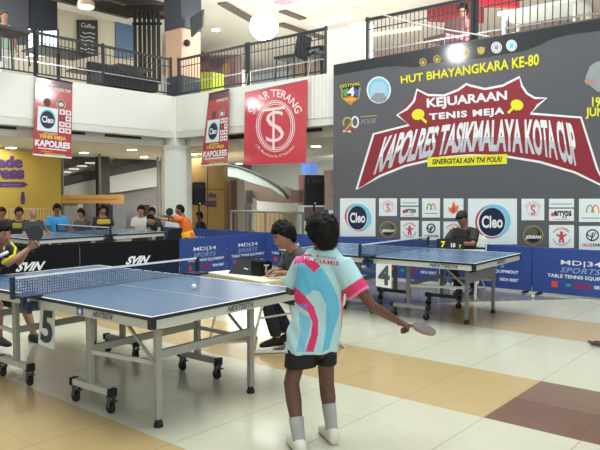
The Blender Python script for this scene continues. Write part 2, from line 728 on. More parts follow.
zz = 3.85
for k, (b0, b1, lab) in enumerate(((-0.02, -1.95, 'railing bay of the left gallery ending at the corner column'), (-1.95, -3.5, 'railing bay of the left gallery in front of the chalkboard menu'), (-3.5, -5.6, 'railing bay at the left edge of the picture, in front of the bright window'))):
    railing(Q(-0.05, b0, zz), Q(-0.05, b1, zz), lab, 17 if k != 2 else 20, ends=(k == 0, True))
pm = PB0.hit(246, 60); pe = PB0.hit(325.5, 60); ps = PB0.hit(364, 60); pf = PB0.hit(473, 20)
for a_, c_, lab, n in ((Q(0.02, 0.05, zz), pm, 'railing bay right of the corner column above the narrow banner', 22),
                       (pm, pe, 'railing bay above the square red banner, ending at the white parapet block', 20),
                       (ps, pf, 'railing bay above the left half of the large grey banner', 24),
                       (pf, Q(11, 0.05, zz), 'railing bay above the right half of the large grey banner', 28)):
    a_, c_ = V(a_), V(c_); a_.z = c_.z = zz
    railing(a_ + EB * 0.05, c_ + EB * 0.05, lab, n)

# ---------------------------------------------------------------- gallery furnishing
pw_dark = mat('dark_panel', (42, 46, 56), 0.5)
slat_m = mat('black_slats', (20, 19, 21), 0.5, spec=0.25)
PUL = planeA(-4.9)
PU4 = planeA(-4.0)


def pxbox(name, pl, x0, y0, x1, y1, th, m, off=0.0, parent=None, bev=0.0, zlow=None):
    """a box standing on plane pl whose front covers the given picture rectangle (measured at its middle)"""
    xm, ym = (x0 + x1) / 2, (y0 + y1) / 2
    l_, r_ = pl.hit(x0, ym), pl.hit(x1, ym)
    zt, zb = pl.hit(xm, y0).z, pl.hit(xm, y1).z
    if zlow is not None: zb = zlow
    c_ = (l_ + r_) / 2; c_.z = (zt + zb) / 2
    b_ = BM()
    box(b_, c_ + pl.n * (off - th / 2), ((r_ - l_).length, th, zt - zb), ((r_ - l_).normalized(), pl.n, V((0, 0, 1))), bev=bev)
    return mk(name, b_, m, parent)


# window of the gallery's left end with bright daylight behind it
t = pxbox('window_1', PU4, 27, 29, 58, 56, 0.06, mat('bright_window', (236, 244, 255), 0.2, emit=2.2))
tag(t, kind='structure')
b_ = BM()
for x in (27, 38, 42, 58):
    bar(b_, PU4.hit(x, 29, 0.05), PU4.hit(x, 56, 0.05), 0.05)
mk('window_frame', b_, pw_dark, t)
t = pxbox('dark_wall_panel', PU4, 30, -12, 57, 31, 0.1, pw_dark, 0.02)
tag(t, 'dark blue-grey panel above the bright window of the left gallery', 'wall panel')
t = pxbox('side_wall_panel', PU4, -25, -12, 29, 45, 0.1, mat('dim_panel', (70, 72, 80), 0.6), 0.0)
tag(t, 'dim grey partition behind the person standing in the left gallery', 'partition')
# chalkboard menu
pl = planeA(-4.85)
t = pxbox('chalkboard', pl, 78, 20, 98, 56, 0.05, mat('slate_board', (48, 48, 50), 0.7), 0.0)
tag(t, 'black chalkboard menu hanging on the cream wall of the left gallery', 'menu board')
A = Art(lambda x, y, o: pl.hit(x, y, 0.004 + o))
chalk = mat('chalk', (205, 203, 196), 0.9)
A.text('Coffee', [(81, 22.5), (95, 25), (95, 29), (81, 27)], chalk, bold=0.01, shear=0.3)
for y in (32, 36, 39.5, 43.5, 48, 51.5):
    A.line([(80.5 + (y % 3), y), (85, y + 1.6), (89, y + 0.7), (95 - (y % 2), y + 2.4)], 0.9, chalk)
A.done('chalk_writing', t)
# blue picture panel
t = pxbox('wall_picture', planeA(-4.88), 116, 19, 136, 58, 0.06, mat('blue_print', (92, 116, 150), 0.5, var=0.35, scale=1.5), 0.0)
tag(t, 'blue poster on the wall between the chalkboard and the black slats', 'poster')
# black vertical slats next to the column
t0 = empty('slat_screen', PU4.hit(150, 60)); tag(t0, 'black slatted screen left of the square tan column', 'screen')
pl = planeA(-1.8)
for x0, x1 in ((134.5, 137), (139.5, 142), (144, 146.5), (148.5, 151), (153, 156), (158, 160.5)):
    pxbox('slat', pl, x0, 9, x1, 84, 0.05, slat_m, 0, t0)
pxbox('crossbar', pl, 127, 5, 163, 11, 0.08, slat_m, 0.02, t0)
pxbox('crossbar', pl, 133, 22, 162, 25, 0.04, slat_m, 0.0, t0)
# saw-tooth dark ceiling beams
for k in range(5):
    b_ = BM()
    p = G(93 + k * 12, 3 + k * 0.4, 6.62)
    bar(b_, p + EB * -1.2, p + EB * 1.2, 0.35, 0.3)
    t = mk('ceiling_beam', b_, mat('brown_black_beam', (58, 52, 50), 0.6))
    tag(t, '%s dark ceiling beam over the chalkboard, counted from the left' % ('first', 'second', 'third', 'fourth', 'fifth')[k], 'beam', 'dark beams over the left gallery')
# pendant lamp
p = G(86, 6.5, 5.9)
b_ = BM(); loft(b_, [ring(p + V((0, 0, z)), (r, 0, 0), (0, r, 0), 16) for z, r in ((0, 0.21), (0.1, 0.19), (0.2, 0.08), (0.24, 0.03))])
t = mk('pendant_lamp', b_, mat('copper_shade', (176, 150, 130), 0.4, 0.4)); tag(t, 'round pendant lamp glowing above the chalkboard menu', 'lamp')
b_ = BM(); cyl(b_, p + V((0, 0, -0.01)), p + V((0, 0, -0.03)), 0.17, 16); mk('diffuser', b_, mat('lit_pendant', (255, 236, 205), 0.4, emit=5), t)
b_ = BM(); cyl(b_, p + V((0, 0, 0.24)), p + V((0, 0, 0.7)), 0.008, 6); mk('cord', b_, black_pl, t)

# gallery ceiling: recessed dark strips and lit tubes
def ceil_strip(name, pa, pb, w, m, lab, cat, grp=None, z=6.77):
    a_, c_ = G(*pa, z), G(*pb, z)
    b_ = BM(); bar(b_, a_, c_, w, 0.04)
    t = mk(name, b_, m)
    tag(t, lab, cat, grp)
    return t


recess = mat('ceiling_recess', (112, 100, 94), 0.8)
ceil_strip('ceiling_groove', (222, 3), (262, 26), 0.3, recess, 'dark recessed strip in the ceiling left of the glaring lamp', 'ceiling recess', 'recessed strips in the gallery ceiling')
ceil_strip('ceiling_groove', (280, 24), (323, 38), 0.3, recess, 'dark recessed strip in the ceiling right of the glaring lamp', 'ceiling recess', 'recessed strips in the gallery ceiling')
ceil_strip('ceiling_groove', (282, 11), (303, 19), 0.25, recess, 'short recessed strip in the ceiling above the glaring lamp', 'ceiling recess', 'recessed strips in the gallery ceiling')
t = ceil_strip('tube_light', (316, 25.5), (352, 17.5), 0.22, lamp_o, 'warm lit tube above the white parapet block', 'ceiling light', 'warm tubes in the gallery ceiling')
t = ceil_strip('tube_light', (373, 35), (420, 28), 0.22, lamp_o, 'warm lit tube behind the railing above the grey banner', 'ceiling light', 'warm tubes in the gallery ceiling')
t = ceil_strip('tube_light', (277, 3.5), (290, 1), 0.3, mat('lit_pink_sign', (255, 120, 130), 0.4, emit=1.5), 'pink-red lit strip at the top of the picture', 'ceiling light')
p = G(215.5, 29, 6.795)
b_ = BM(); cyl(b_, p, p - V((0, 0, 0.03)), 0.17, 18)
t = mk('downlight', b_, white_pl); tag(t, 'single round lit lamp in the gallery ceiling right of the square column', 'ceiling light')
b_ = BM(); cyl(b_, p - V((0, 0, 0.028)), p - V((0, 0, 0.045)), 0.13, 18); mk('lens', b_, lamp_w, t)
# large glaring lamp under the gallery ceiling
p = W(264, 26, 16.2)
b_ = BM(); ball(b_, p, (0.35, 0.35, 0.35), 28, 16)
t = mk('globe_lamp', b_, mat('glaring_lamp', (250, 252, 255), 0.4, emit=22)); tag(t, 'large glaring white globe lamp hanging above the square red banner', 'lamp')
b_ = BM(); cyl(b_, p + V((0, 0, 0.34)), V((p.x, p.y, 6.8)), 0.02, 8); mk('stem', b_, white_pl, t)

# hanging dark sign beside the column
b_ = BM()
pl = planeB(0.6)
prism(b_, [pl.hit(190, 18), pl.hit(203, 9), pl.hit(202, 26), pl.hit(191, 37)], EB * 0.05)
t = mk('hanging_sign', b_, mat('dark_green_sign', (64, 76, 72), 0.6)); tag(t, 'dark slanted sign board on the right side of the square column', 'sign')
b_ = BM(); ball(b_, pl.hit(187, 43, 0.1), 0.09, 12, 8)
t = mk('security_camera', b_, black_pl); tag(t, 'small dome camera on the tan column', 'camera')
b_ = BM(); bar(b_, pl.hit(187, 43, 0.1), Q(-0.3, 0.75, pl.hit(187, 43).z), 0.03); mk('bracket', b_, white_pl, t)

# shop fronts at the back of the gallery, seen between the bars
pl = planeB(6.0)
t = pxbox('boutique', pl, 189, 55, 236, 86, 0.3, mat('shop_purple', (150, 122, 128), 0.6, var=0.5, scale=2.2), zlow=3.85); tag(t, 'mauve and red shop front behind the railing right of the square column', 'shop front')
A = Art(lambda x, y, o: pl.hit(x, y, 0.01 + o))
redm, plum = mat('sign_red', (176, 66, 70), 0.6), mat('sign_plum', (112, 90, 108), 0.6)
A.disc(201, 57, 9, 5, redm); A.disc(201, 57, 7, 3.4, plum, 2); A.disc(217, 63, 9, 6, plum); A.disc(226, 70, 4, 7, mat('sign_tan', (206, 160, 118), 0.6), 2)
A.line([(192, 75), (206, 70), (225, 80)], 3, redm, 2)
A.done('shop_decor', t)
pl = planeB(3.6)
t = pxbox('counter', pl, 188, 72, 212, 88, 0.5, mat('lime_green', (176, 186, 48), 0.5), zlow=3.85); tag(t, 'lime green counter behind the railing right of the column', 'counter')
t = pxbox('light_box', planeB(7), 224, 70, 247, 84, 0.2, mat('lit_box', (255, 246, 226), 0.4, emit=1.6), zlow=3.85); tag(t, 'bright lit display behind the railing left of the post', 'light box')

cafe_black = mat('cafe_black', (40, 42, 48), 0.5)


def cafe_table(px, py, z, r, label, m=cafe_black):
    p = G(px, py, 3.85 + z)
    b_ = BM()
    base = V((p.x, p.y, 3.85))
    t = empty('cafe_table', base); tag(t, label, 'table', 'tables of the gallery cafe')
    box(b_, base + V((0, 0, z)), (2 * r, 1.4 * r, 0.05), (EB, ER, V((0, 0, 1))), bev=0.01); mk('tabletop', b_, m, t)
    b_ = BM(); cyl(b_, base + V((0, 0, 0.02)), base + V((0, 0, z)), 0.04, 10); mk('pedestal', b_, m, t)
    b_ = BM(); cyl(b_, base, base + V((0, 0, 0.03)), 0.24, 16); mk('base', b_, m, t)


cafe_table(58, 53, 0.78, 0.62, 'dark cafe table in front of the bright gallery window')
cafe_table(128, 69, 0.72, 0.5, 'dark cafe table behind the railing below the blue poster')
cafe_table(88, 72, 0.5, 0.4, 'low dark table below the chalkboard menu')
cafe_table(322, 50, 0.74, 0.3, 'small dark table beside the white parapet block')


def cafe_chair(base, rz, label, m, s=1.0, group='chairs of the gallery cafe'):
    base = V(base)
    t = empty('chair', base, rz); tag(t, label, 'chair', group)
    b_ = BM(); box(b_, V((0, 0, 0.45)) * s, (0.46 * s, 0.44 * s, 0.07), bev=0.02); mk('seat', b_, m, t, local=True)
    b_ = BM(); loft(b_, [ring(V((0, -0.21 - 0.09 * k, 0.46 + 0.12 * k * 3)) * s, V((0.23, 0, 0)) * s, V((0, 0.025, 0)), 12, 4) for k in (0, 0.5, 1.0)]); mk('backrest', b_, m, t, local=True)
    for i in (-1, 1):
        for j in (-1, 1):
            b_ = BM(); tube(b_, [V((0.18 * i, 0.18 * j, 0.44)) * s, V((0.21 * i, 0.21 * j, 0.0)) * s], 0.016, 8); mk('leg', b_, dark_steel, t, local=True)
    return t


cafe_chair(G(250, 76, 3.86) + EB * 1.25, 1.0, 'dark rounded chair behind the post left of the white parapet, leftmost of its row', cafe_black, 1.2)
cafe_chair(G(281, 73, 3.86) + EB * 1.25, 2.0, 'dark rounded chair in the middle of the row above the square red banner', cafe_black, 1.2)
cafe_chair(G(313, 68, 3.86) + EB * 1.3, 2.6, 'dark chair next to the white parapet block', cafe_black, 1.1)
cafe_chair(G(20, 62, 3.86) - ER * 0.5, -0.6, 'high-backed dark chair at the left end of the gallery', mat('brown_fabric', (72, 62, 66), 0.8), 1.35)
cafe_chair(G(404, 55, 3.86) + EB * 1.4, 2.2, 'brown chair behind the railing above the grey banner', mat('wine_fabric', (104, 70, 72), 0.8), 1.15)
# sofa of dark cushions by the slatted screen
c_ = G(156, 87, 3.86) - ER * 1.2
t = empty('sofa', c_); tag(t, 'dark low sofa behind the railing at the foot of the slatted screen', 'sofa')
ax = (EB, ER, V((0, 0, 1)))
b_ = BM(); box(b_, c_ + V((0, 0, 0.22)), (1.5, 0.7, 0.34), ax, bev=0.05); mk('seat', b_, cafe_black, t)
b_ = BM(); box(b_, c_ - ER * 0.32 + V((0, 0, 0.45)), (1.5, 0.16, 0.4), ax, bev=0.05); mk('backrest', b_, cafe_black, t)

# red wall and white table at the right end of the gallery
t = pxbox('red_wall_panel', planeB(6.5), 427, -20, 481, 21, 0.2, mat('red_paint', (150, 34, 44), 0.5)); tag(t, 'dark red wall panel behind the railing, top right', 'wall panel')
t = pxbox('red_lintel', planeB(3.0), 476, -12, 516, 6, 0.2, mat('bright_red_paint', (226, 50, 72), 0.5)); tag(t, 'bright red strip along the top edge right of the seated person', 'wall panel')
c_ = G(545, 12, 4.62)
t = empty('white_table', V((c_.x, c_.y, 3.85))); tag(t, 'white table behind the railing at the upper right', 'table')
b_ = BM(); box(b_, c_, (1.35, 0.8, 0.06), (ER, EB, V((0, 0, 1))), bev=0.01); mk('tabletop', b_, white_pl, t)
for i in (-1, 1):
    for j in (-1, 1):
        b_ = BM(); p = c_ + ER * 0.6 * i + EB * 0.33 * j; bar(b_, V((p.x, p.y, 3.85)), p, 0.05, up=ER); mk('leg', b_, white_pl, t)
t = pxbox('cream_cabinet', planeB(4.0), 580, 6, 592, 28, 0.4, mat('cream_board', (228, 214, 160), 0.5)); tag(t, 'narrow cream cabinet behind the railing at the right edge', 'cabinet')
# cable stretched across
b_ = BM()
plc = planeB(-0.04)
pts = [plc.hit(x, y) for x, y in ((316, -6), (338, 1), (360, 8), (382, 14.5), (404, 20.5), (426, 25.5), (448, 30), (470, 33.5), (489, 36.5))]
tube(b_, pts, 0.013, 6)
t = mk('cable', b_, mat('pale_cable', (228, 222, 216), 0.6)); tag(t, 'thin pale cable sagging across in front of the right railing', 'cable')

# ---------------------------------------------------------------- ground floor behind the courts
yellow = mat('yellow_vinyl', (194, 166, 78), 0.55, var=0.06, scale=1.5, bump=0.1)
purple = mat('purple_print', (84, 58, 110), 0.5)
pl = planeA(-3.6)
b_ = BM()
prism(b_, [pl.hit(-30, 144), pl.hit(0, 148.5), pl.hit(61, 155.5), pl.hit(61, 236), pl.hit(-30, 250)], -ER * 0.06)
t = mk('shop_hoarding', b_, yellow); tag(t, 'yellow shop hoarding with purple lettering at the left edge', 'hoarding')
A = Art(lambda x, y, o: pl.hit(x, y, 0.01 + o), 0.004)
A.trect('ade', -3, 156, 23, 168, purple, bold=0.07); A.trect('ress', -6, 169.5, 24.5, 179, purple, bold=0.07)
A.poly([(-10, 181.5), (24, 182), (28, 184.5), (24, 187), (-10, 187)], purple)
A.trect('sedotan', 2, 183, 20, 186, mat('lilac_print', (150, 120, 170), 0.5), 2)
A.poly([(22.5, 191.5), (24.2, 192), (25.2, 199), (24.5, 204), (21.5, 204), (20.5, 199), (21.5, 192.5)], purple)
A.done('lettering', t)
# shop front right of it: frame, and shapes imitating the reflection in its glass
pl = planeA(-4.1)
t = empty('window_2', pl.hit(110, 230)); tag(t, kind='structure')
fr = mat('window_grey', (128, 126, 122), 0.5)
b_ = BM()
for x in (62.5, 100, 158, 162):
    p = pl.hit(x, 190); bar(b_, V((p.x, p.y, 0)), V((p.x, p.y, 2.66)), 0.06)
mk('window_frame', b_, fr, t)
pin = planeA(-5.9)
pal = mat('pale_grey_plaster', (198, 198, 204), 0.7)
t1 = empty('reflected_balcony', pin.hit(100, 180)); tag(t1, 'pale sloping balcony shape imitating a reflection in the shop front glass', 'balcony')
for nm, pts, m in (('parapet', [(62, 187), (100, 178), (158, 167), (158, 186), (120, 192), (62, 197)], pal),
                   ('reflected_gap', [(62, 178), (158, 158), (158, 166.5), (62, 186.5)], mat('balcony_dark', (74, 72, 80), 0.7, var=0.5, scale=5)),
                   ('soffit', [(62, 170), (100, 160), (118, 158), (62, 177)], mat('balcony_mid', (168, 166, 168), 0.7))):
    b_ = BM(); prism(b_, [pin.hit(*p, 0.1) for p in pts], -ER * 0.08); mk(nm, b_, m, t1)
t1 = pxbox('column', planeA(-5.25), 101, 156, 110, 230, 0.3, mat('reflected_column', (56, 54, 60), 0.6)); tag(t1, 'dark column shape imitating a reflection in the shop front glass', 'column')
for k, (x, y) in enumerate(((66, 172), (74, 169), (82, 166), (90, 163))):  # glowing strips stand for lamps reflected in the glass
    p = planeA(-5.4).hit(x, y)
    b_ = BM(); box(b_, p, (0.28, 0.1, 0.03), (EB, ER, V((0, 0, 1))))
    t1 = mk('reflected_strip', b_, mat('reflected_glow', (226, 226, 220), 0.5, emit=0.8)); tag(t1, '%s small strip imitating a reflected lamp in the shop front glass, counted from the left' % ('first', 'second', 'third', 'fourth')[k], 'ceiling light', 'reflected lamps in the shop front')
b_ = BM(); pl2 = planeA(-3.95)
prism(b_, [pl2.hit(61.5, 195), pl2.hit(124, 194.5), pl2.hit(124, 203.5), pl2.hit(61.5, 203)], -ER * 0.04)
t1 = mk('orange_sign', b_, mat('orange_board', (206, 158, 84), 0.6)); tag(t1, 'long orange board above the spectators left of the corner pillar', 'sign')
A = Art(lambda x, y, o: pl2.hit(x, y, 0.01 + o)); A.line([(66, 199.5), (119, 199.2)], 1.6, mat('orange_dim', (182, 128, 66), 0.6)); A.done('print', t1)
for k, (x0, y0, x1, y1, c, lab) in enumerate(((62, 206, 78, 236, (150, 148, 150), 'pale grey shop cabinet under the orange board'), (78, 204, 83, 236, (186, 186, 186), 'pale upright panel under the orange board'), (113, 205, 126, 236, (110, 112, 122), 'grey clothes rack left of the spectator in white'), (150, 205, 160, 236, (120, 104, 110), 'dim shelf unit beside the corner pillar'))):
    t1 = pxbox('shop_cabinet', planeA(-5.0), x0, y0, x1, y1, 0.4, mat('shopcab%d' % k, c, 0.7, var=0.4, scale=6)); tag(t1, lab, 'cabinet', 'furniture inside the shop')

# right of the pillar: timber panel wall, escalator, railing, far shops
timber = mat('timber_panel', (170, 138, 88), 0.5, var=0.12, scale=4)
pl = planeB(2.4)
t = pxbox('timber_panel_wall', pl, 184, 158, 224, 240, 0.15, timber); tag(t, 'yellow timber panel wall right of the corner pillar', 'panel wall')
A = Art(lambda x, y, o: pl.hit(x, y, 0.005 + o), 0.003)
gv = mat('panel_groove', (92, 70, 44), 0.7)
A.line([(207.5, 158), (207.5, 236)], 0.7, gv); A.line([(184, 189), (224, 189.5)], 0.7, gv)
A.trect('de', 207, 192, 216.5, 198, purple, bold=0.05); A.trect('ess', 205, 200.5, 216.5, 207, purple, bold=0.05)
A.done('lettering', t)
for x0, x1, c, lab in ((224.5, 231, (150, 140, 140), 'grey narrow door beside the timber wall'), (231, 237, (116, 84, 64), 'brown door post right of the timber wall'), (237, 241, (172, 170, 170), 'pale strip of wall right of the brown door post')):
    t = pxbox('wall_strip', planeB(2.6), x0, 180, x1, 240, 0.15, mat('strip%d' % int(x0), c, 0.6)); tag(t, lab, 'wall panel', 'narrow panels beside the timber wall')
# escalator running down to the right with its curved handrail
pe_ = planeB(4.6)
t = empty('escalator', pe_.hit(265, 215)); tag(t, 'escalator with brown underside sloping down behind the silver fence', 'escalator')
b_ = BM(); prism(b_, [pe_.hit(*p) for p in ((238, 178), (252, 183), (270, 188), (287, 196), (300, 198), (300, 203), (283, 203), (258, 201), (246, 192))], EB * 1.0); mk('truss', b_, mat('brown_truss', (78, 66, 60), 0.6, var=0.35, scale=4), t)
b_ = BM(); tube(b_, [pe_.hit(x, y, 0.05) for x, y in ((224, 165), (238, 167), (252, 172), (266, 179), (277, 186), (284, 192), (287, 197))], 0.045, 8); mk('handrail', b_, mat('grey_rubber', (44, 46, 48), 0.7, spec=0.1), t)
b_ = BM(); prism(b_, [pe_.hit(*p, 0.02) for p in ((226, 167), (238, 168.5), (252, 173.5), (266, 180.5), (277, 187.5), (283, 193), (286, 198), (270, 188), (252, 183), (238, 178), (226, 176))], EB * 0.05); mk('side_panel', b_, mat('pale_teal_panel', (120, 130, 130), 0.6), t)
t = pxbox('kiosk_wall', planeB(5.9), 257, 198, 298, 240, 0.2, mat('kiosk_grey', (186, 190, 196), 0.6, var=0.1, scale=2)); tag(t, 'pale grey kiosk under the escalator', 'kiosk')
t = pxbox('counter', planeB(3.6), 255, 212, 283, 251, 0.6, mat('beige_counter', (196, 178, 146), 0.6)); tag(t, 'beige counter behind the silver fence', 'counter')
for k, (x, y, w, h, c, lab) in enumerate(((242, 197, 8, 13, (60, 60, 62), 'black tilted machine at the foot of the timber wall'), (297, 196, 13, 12, (84, 66, 62), 'dark brown round sign left of the right loudspeaker'), (306, 168.5, 9, 11, (92, 132, 214), 'blue lit screen left of the right loudspeaker'), (303, 190, 9, 30, (150, 92, 98), 'reddish goods shelf left of the right loudspeaker'), (328, 190, 9, 40, (188, 166, 168), 'pinkish goods shelf right of the right loudspeaker'), (313, 214, 18, 14, (96, 84, 92), 'dark goods pile under the right loudspeaker'))):
    t = pxbox('shop_fixture' if k != 2 else 'screen', planeB(4.2), x - w / 2, y - h / 2, x + w / 2, y + h / 2, 0.3, mat('fixture%d' % k, c, 0.6, var=0.45 if k > 2 else 0.1, scale=7, emit=0.7 if k == 2 else 0))
    tag(t, lab, 'screen' if k == 2 else 'shop fixture')
# silver fence
pl = planeB(1.6)
t = empty('silver_fence', pl.hit(265, 231)); tag(t, 'silver tube fence behind the blue barriers', 'fence')
p, q = pl.hit(231, 211), pl.hit(303, 211); p.z = q.z = pl.hit(231, 211).z
zt = p.z
b_ = BM(); tube(b_, [p, q], 0.03, 8); mk('top_rail', b_, lt_steel, t)
b_ = BM(); tube(b_, [V((p.x, p.y, 0.15)), V((q.x, q.y, 0.15))], 0.025, 8); mk('bottom_rail', b_, lt_steel, t)
for k in range(17):
    r_ = p.lerp(q, k / 16)
    b_ = BM(); tube(b_, [V((r_.x, r_.y, 0.0 if k % 8 == 0 else 0.15)), V((r_.x, r_.y, zt))], 0.032 if k % 8 == 0 else 0.012, 8); mk('post' if k % 8 == 0 else 'upright', b_, lt_steel, t)
# yellow-white fence in front of the seated spectators
pl = planeA(-3.2)
t = empty('cream_fence', pl.hit(20, 225)); tag(t, 'cream picket fence behind the seated spectators at the left', 'fence')
p, q = pl.hit(-15, 213.5), pl.hit(60, 213.5); p.z = q.z = 1.12
creamf = mat('cream_paint', (206, 184, 130), 0.6)
b_ = BM(); bar(b_, p, q, 0.04); mk('top_rail', b_, creamf, t)
for k in range(26):
    r_ = p.lerp(q, k / 25); b_ = BM(); bar(b_, V((r_.x, r_.y, 0)), r_, 0.035, up=ER); mk('picket', b_, creamf, t)

# area lights added to brighten shops and gallery, standing for their ceiling lamps
for nm, p, sx, e in (('shop_light_left', Q(-3.0, -4.0, 2.6), 3, 90), ('shop_light_back', Q(-2.2, 3.8, 2.6), 3, 260), ('shop_light_right', Q(6.0, 6.0, 2.6), 3, 110)):
    area(nm, p, p - V((0, 0, 1)), sx, e, (0.97, 1.0, 0.92))
area('back_wall_fill', Q(1.6, 5.4, 2.3), Q(1.6, 9, 1.9), 1.6, 90, (0.95, 1.0, 1.0))  # unseen fill added to brighten the back wall
for nm, p, sx, e in (('gallery_light_left', Q(-2.6, -4.0, 6.7), 3, 160), ('gallery_light_back', Q(0.5, 5.0, 6.7), 4, 190), ('gallery_light_right', Q(6.0, 5.0, 6.7), 4, 95)):
    area(nm, p, p - V((0, 0, 1)), sx, e, (0.97, 1.0, 0.95))

# ================================================================ TABLES
Z = V((0, 0, 1))
tt_blue = mat('table_blue', (80, 112, 148), 0.27, var=0.02, spec=0.6)
tt_line = mat('table_line_white', (238, 240, 240), 0.4)
tt_edge = mat('table_edge_black', (30, 34, 42), 0.4)
apron_m = mat('apron_grey', (198, 200, 192), 0.45, var=0.02)
leg_m = mat('leg_grey', (160, 160, 152), 0.4, 0.1)
frame_dk = mat('frame_dark', (74, 76, 78), 0.45, 0.2)
rubber = mat('black_rubber', (24, 24, 26), 0.7)
net_m = mat('net_cord', (38, 56, 92), 0.8)
navy = mat('navy_plastic', (28, 42, 74), 0.45)


def table_net(t, hw=0.9):
    b_ = BM()
    for k in range(91):
        y = -hw + 2 * hw * k / 90
        box(b_, (0, y, 0.832), (0.002, 0.0042, 0.135))
    for k in range(7):
        box(b_, (0, 0, 0.77 + k * 0.0205), (0.002, 2 * hw, 0.0036))
    n = mk('net', b_, net_m, t, local=True)
    b_ = BM(); box(b_, (0, 0, 0.905), (0.008, 2 * hw, 0.016)); mk('net_tape', b_, tt_line, n, local=True)
    for s in (-1, 1):
        b_ = BM(); box(b_, (0, s * 0.915, 0.835), (0.035, 0.03, 0.165), bev=0.005)
        box(b_, (0.06, s * 0.84, 0.775), (0.16, 0.17, 0.02), bev=0.005)
        box(b_, (0.05, s * 0.82, 0.70), (0.10, 0.10, 0.05), bev=0.008)
        box(b_, (0.05, s * 0.86, 0.735), (0.04, 0.03, 0.08))
        cyl(b_, V((0.05, s * 0.82, 0.64)), V((0.05, s * 0.82, 0.69)), 0.02, 10)
        mk('net_post', b_, navy, t, local=True)


def castor(t, x, y, parent):
    b_ = BM()
    cyl(b_, (x, y - 0.011, 0.04), (x, y + 0.011, 0.04), 0.04, 18)
    w = mk('castor', b_, rubber, parent, local=True, smooth=False)
    return w


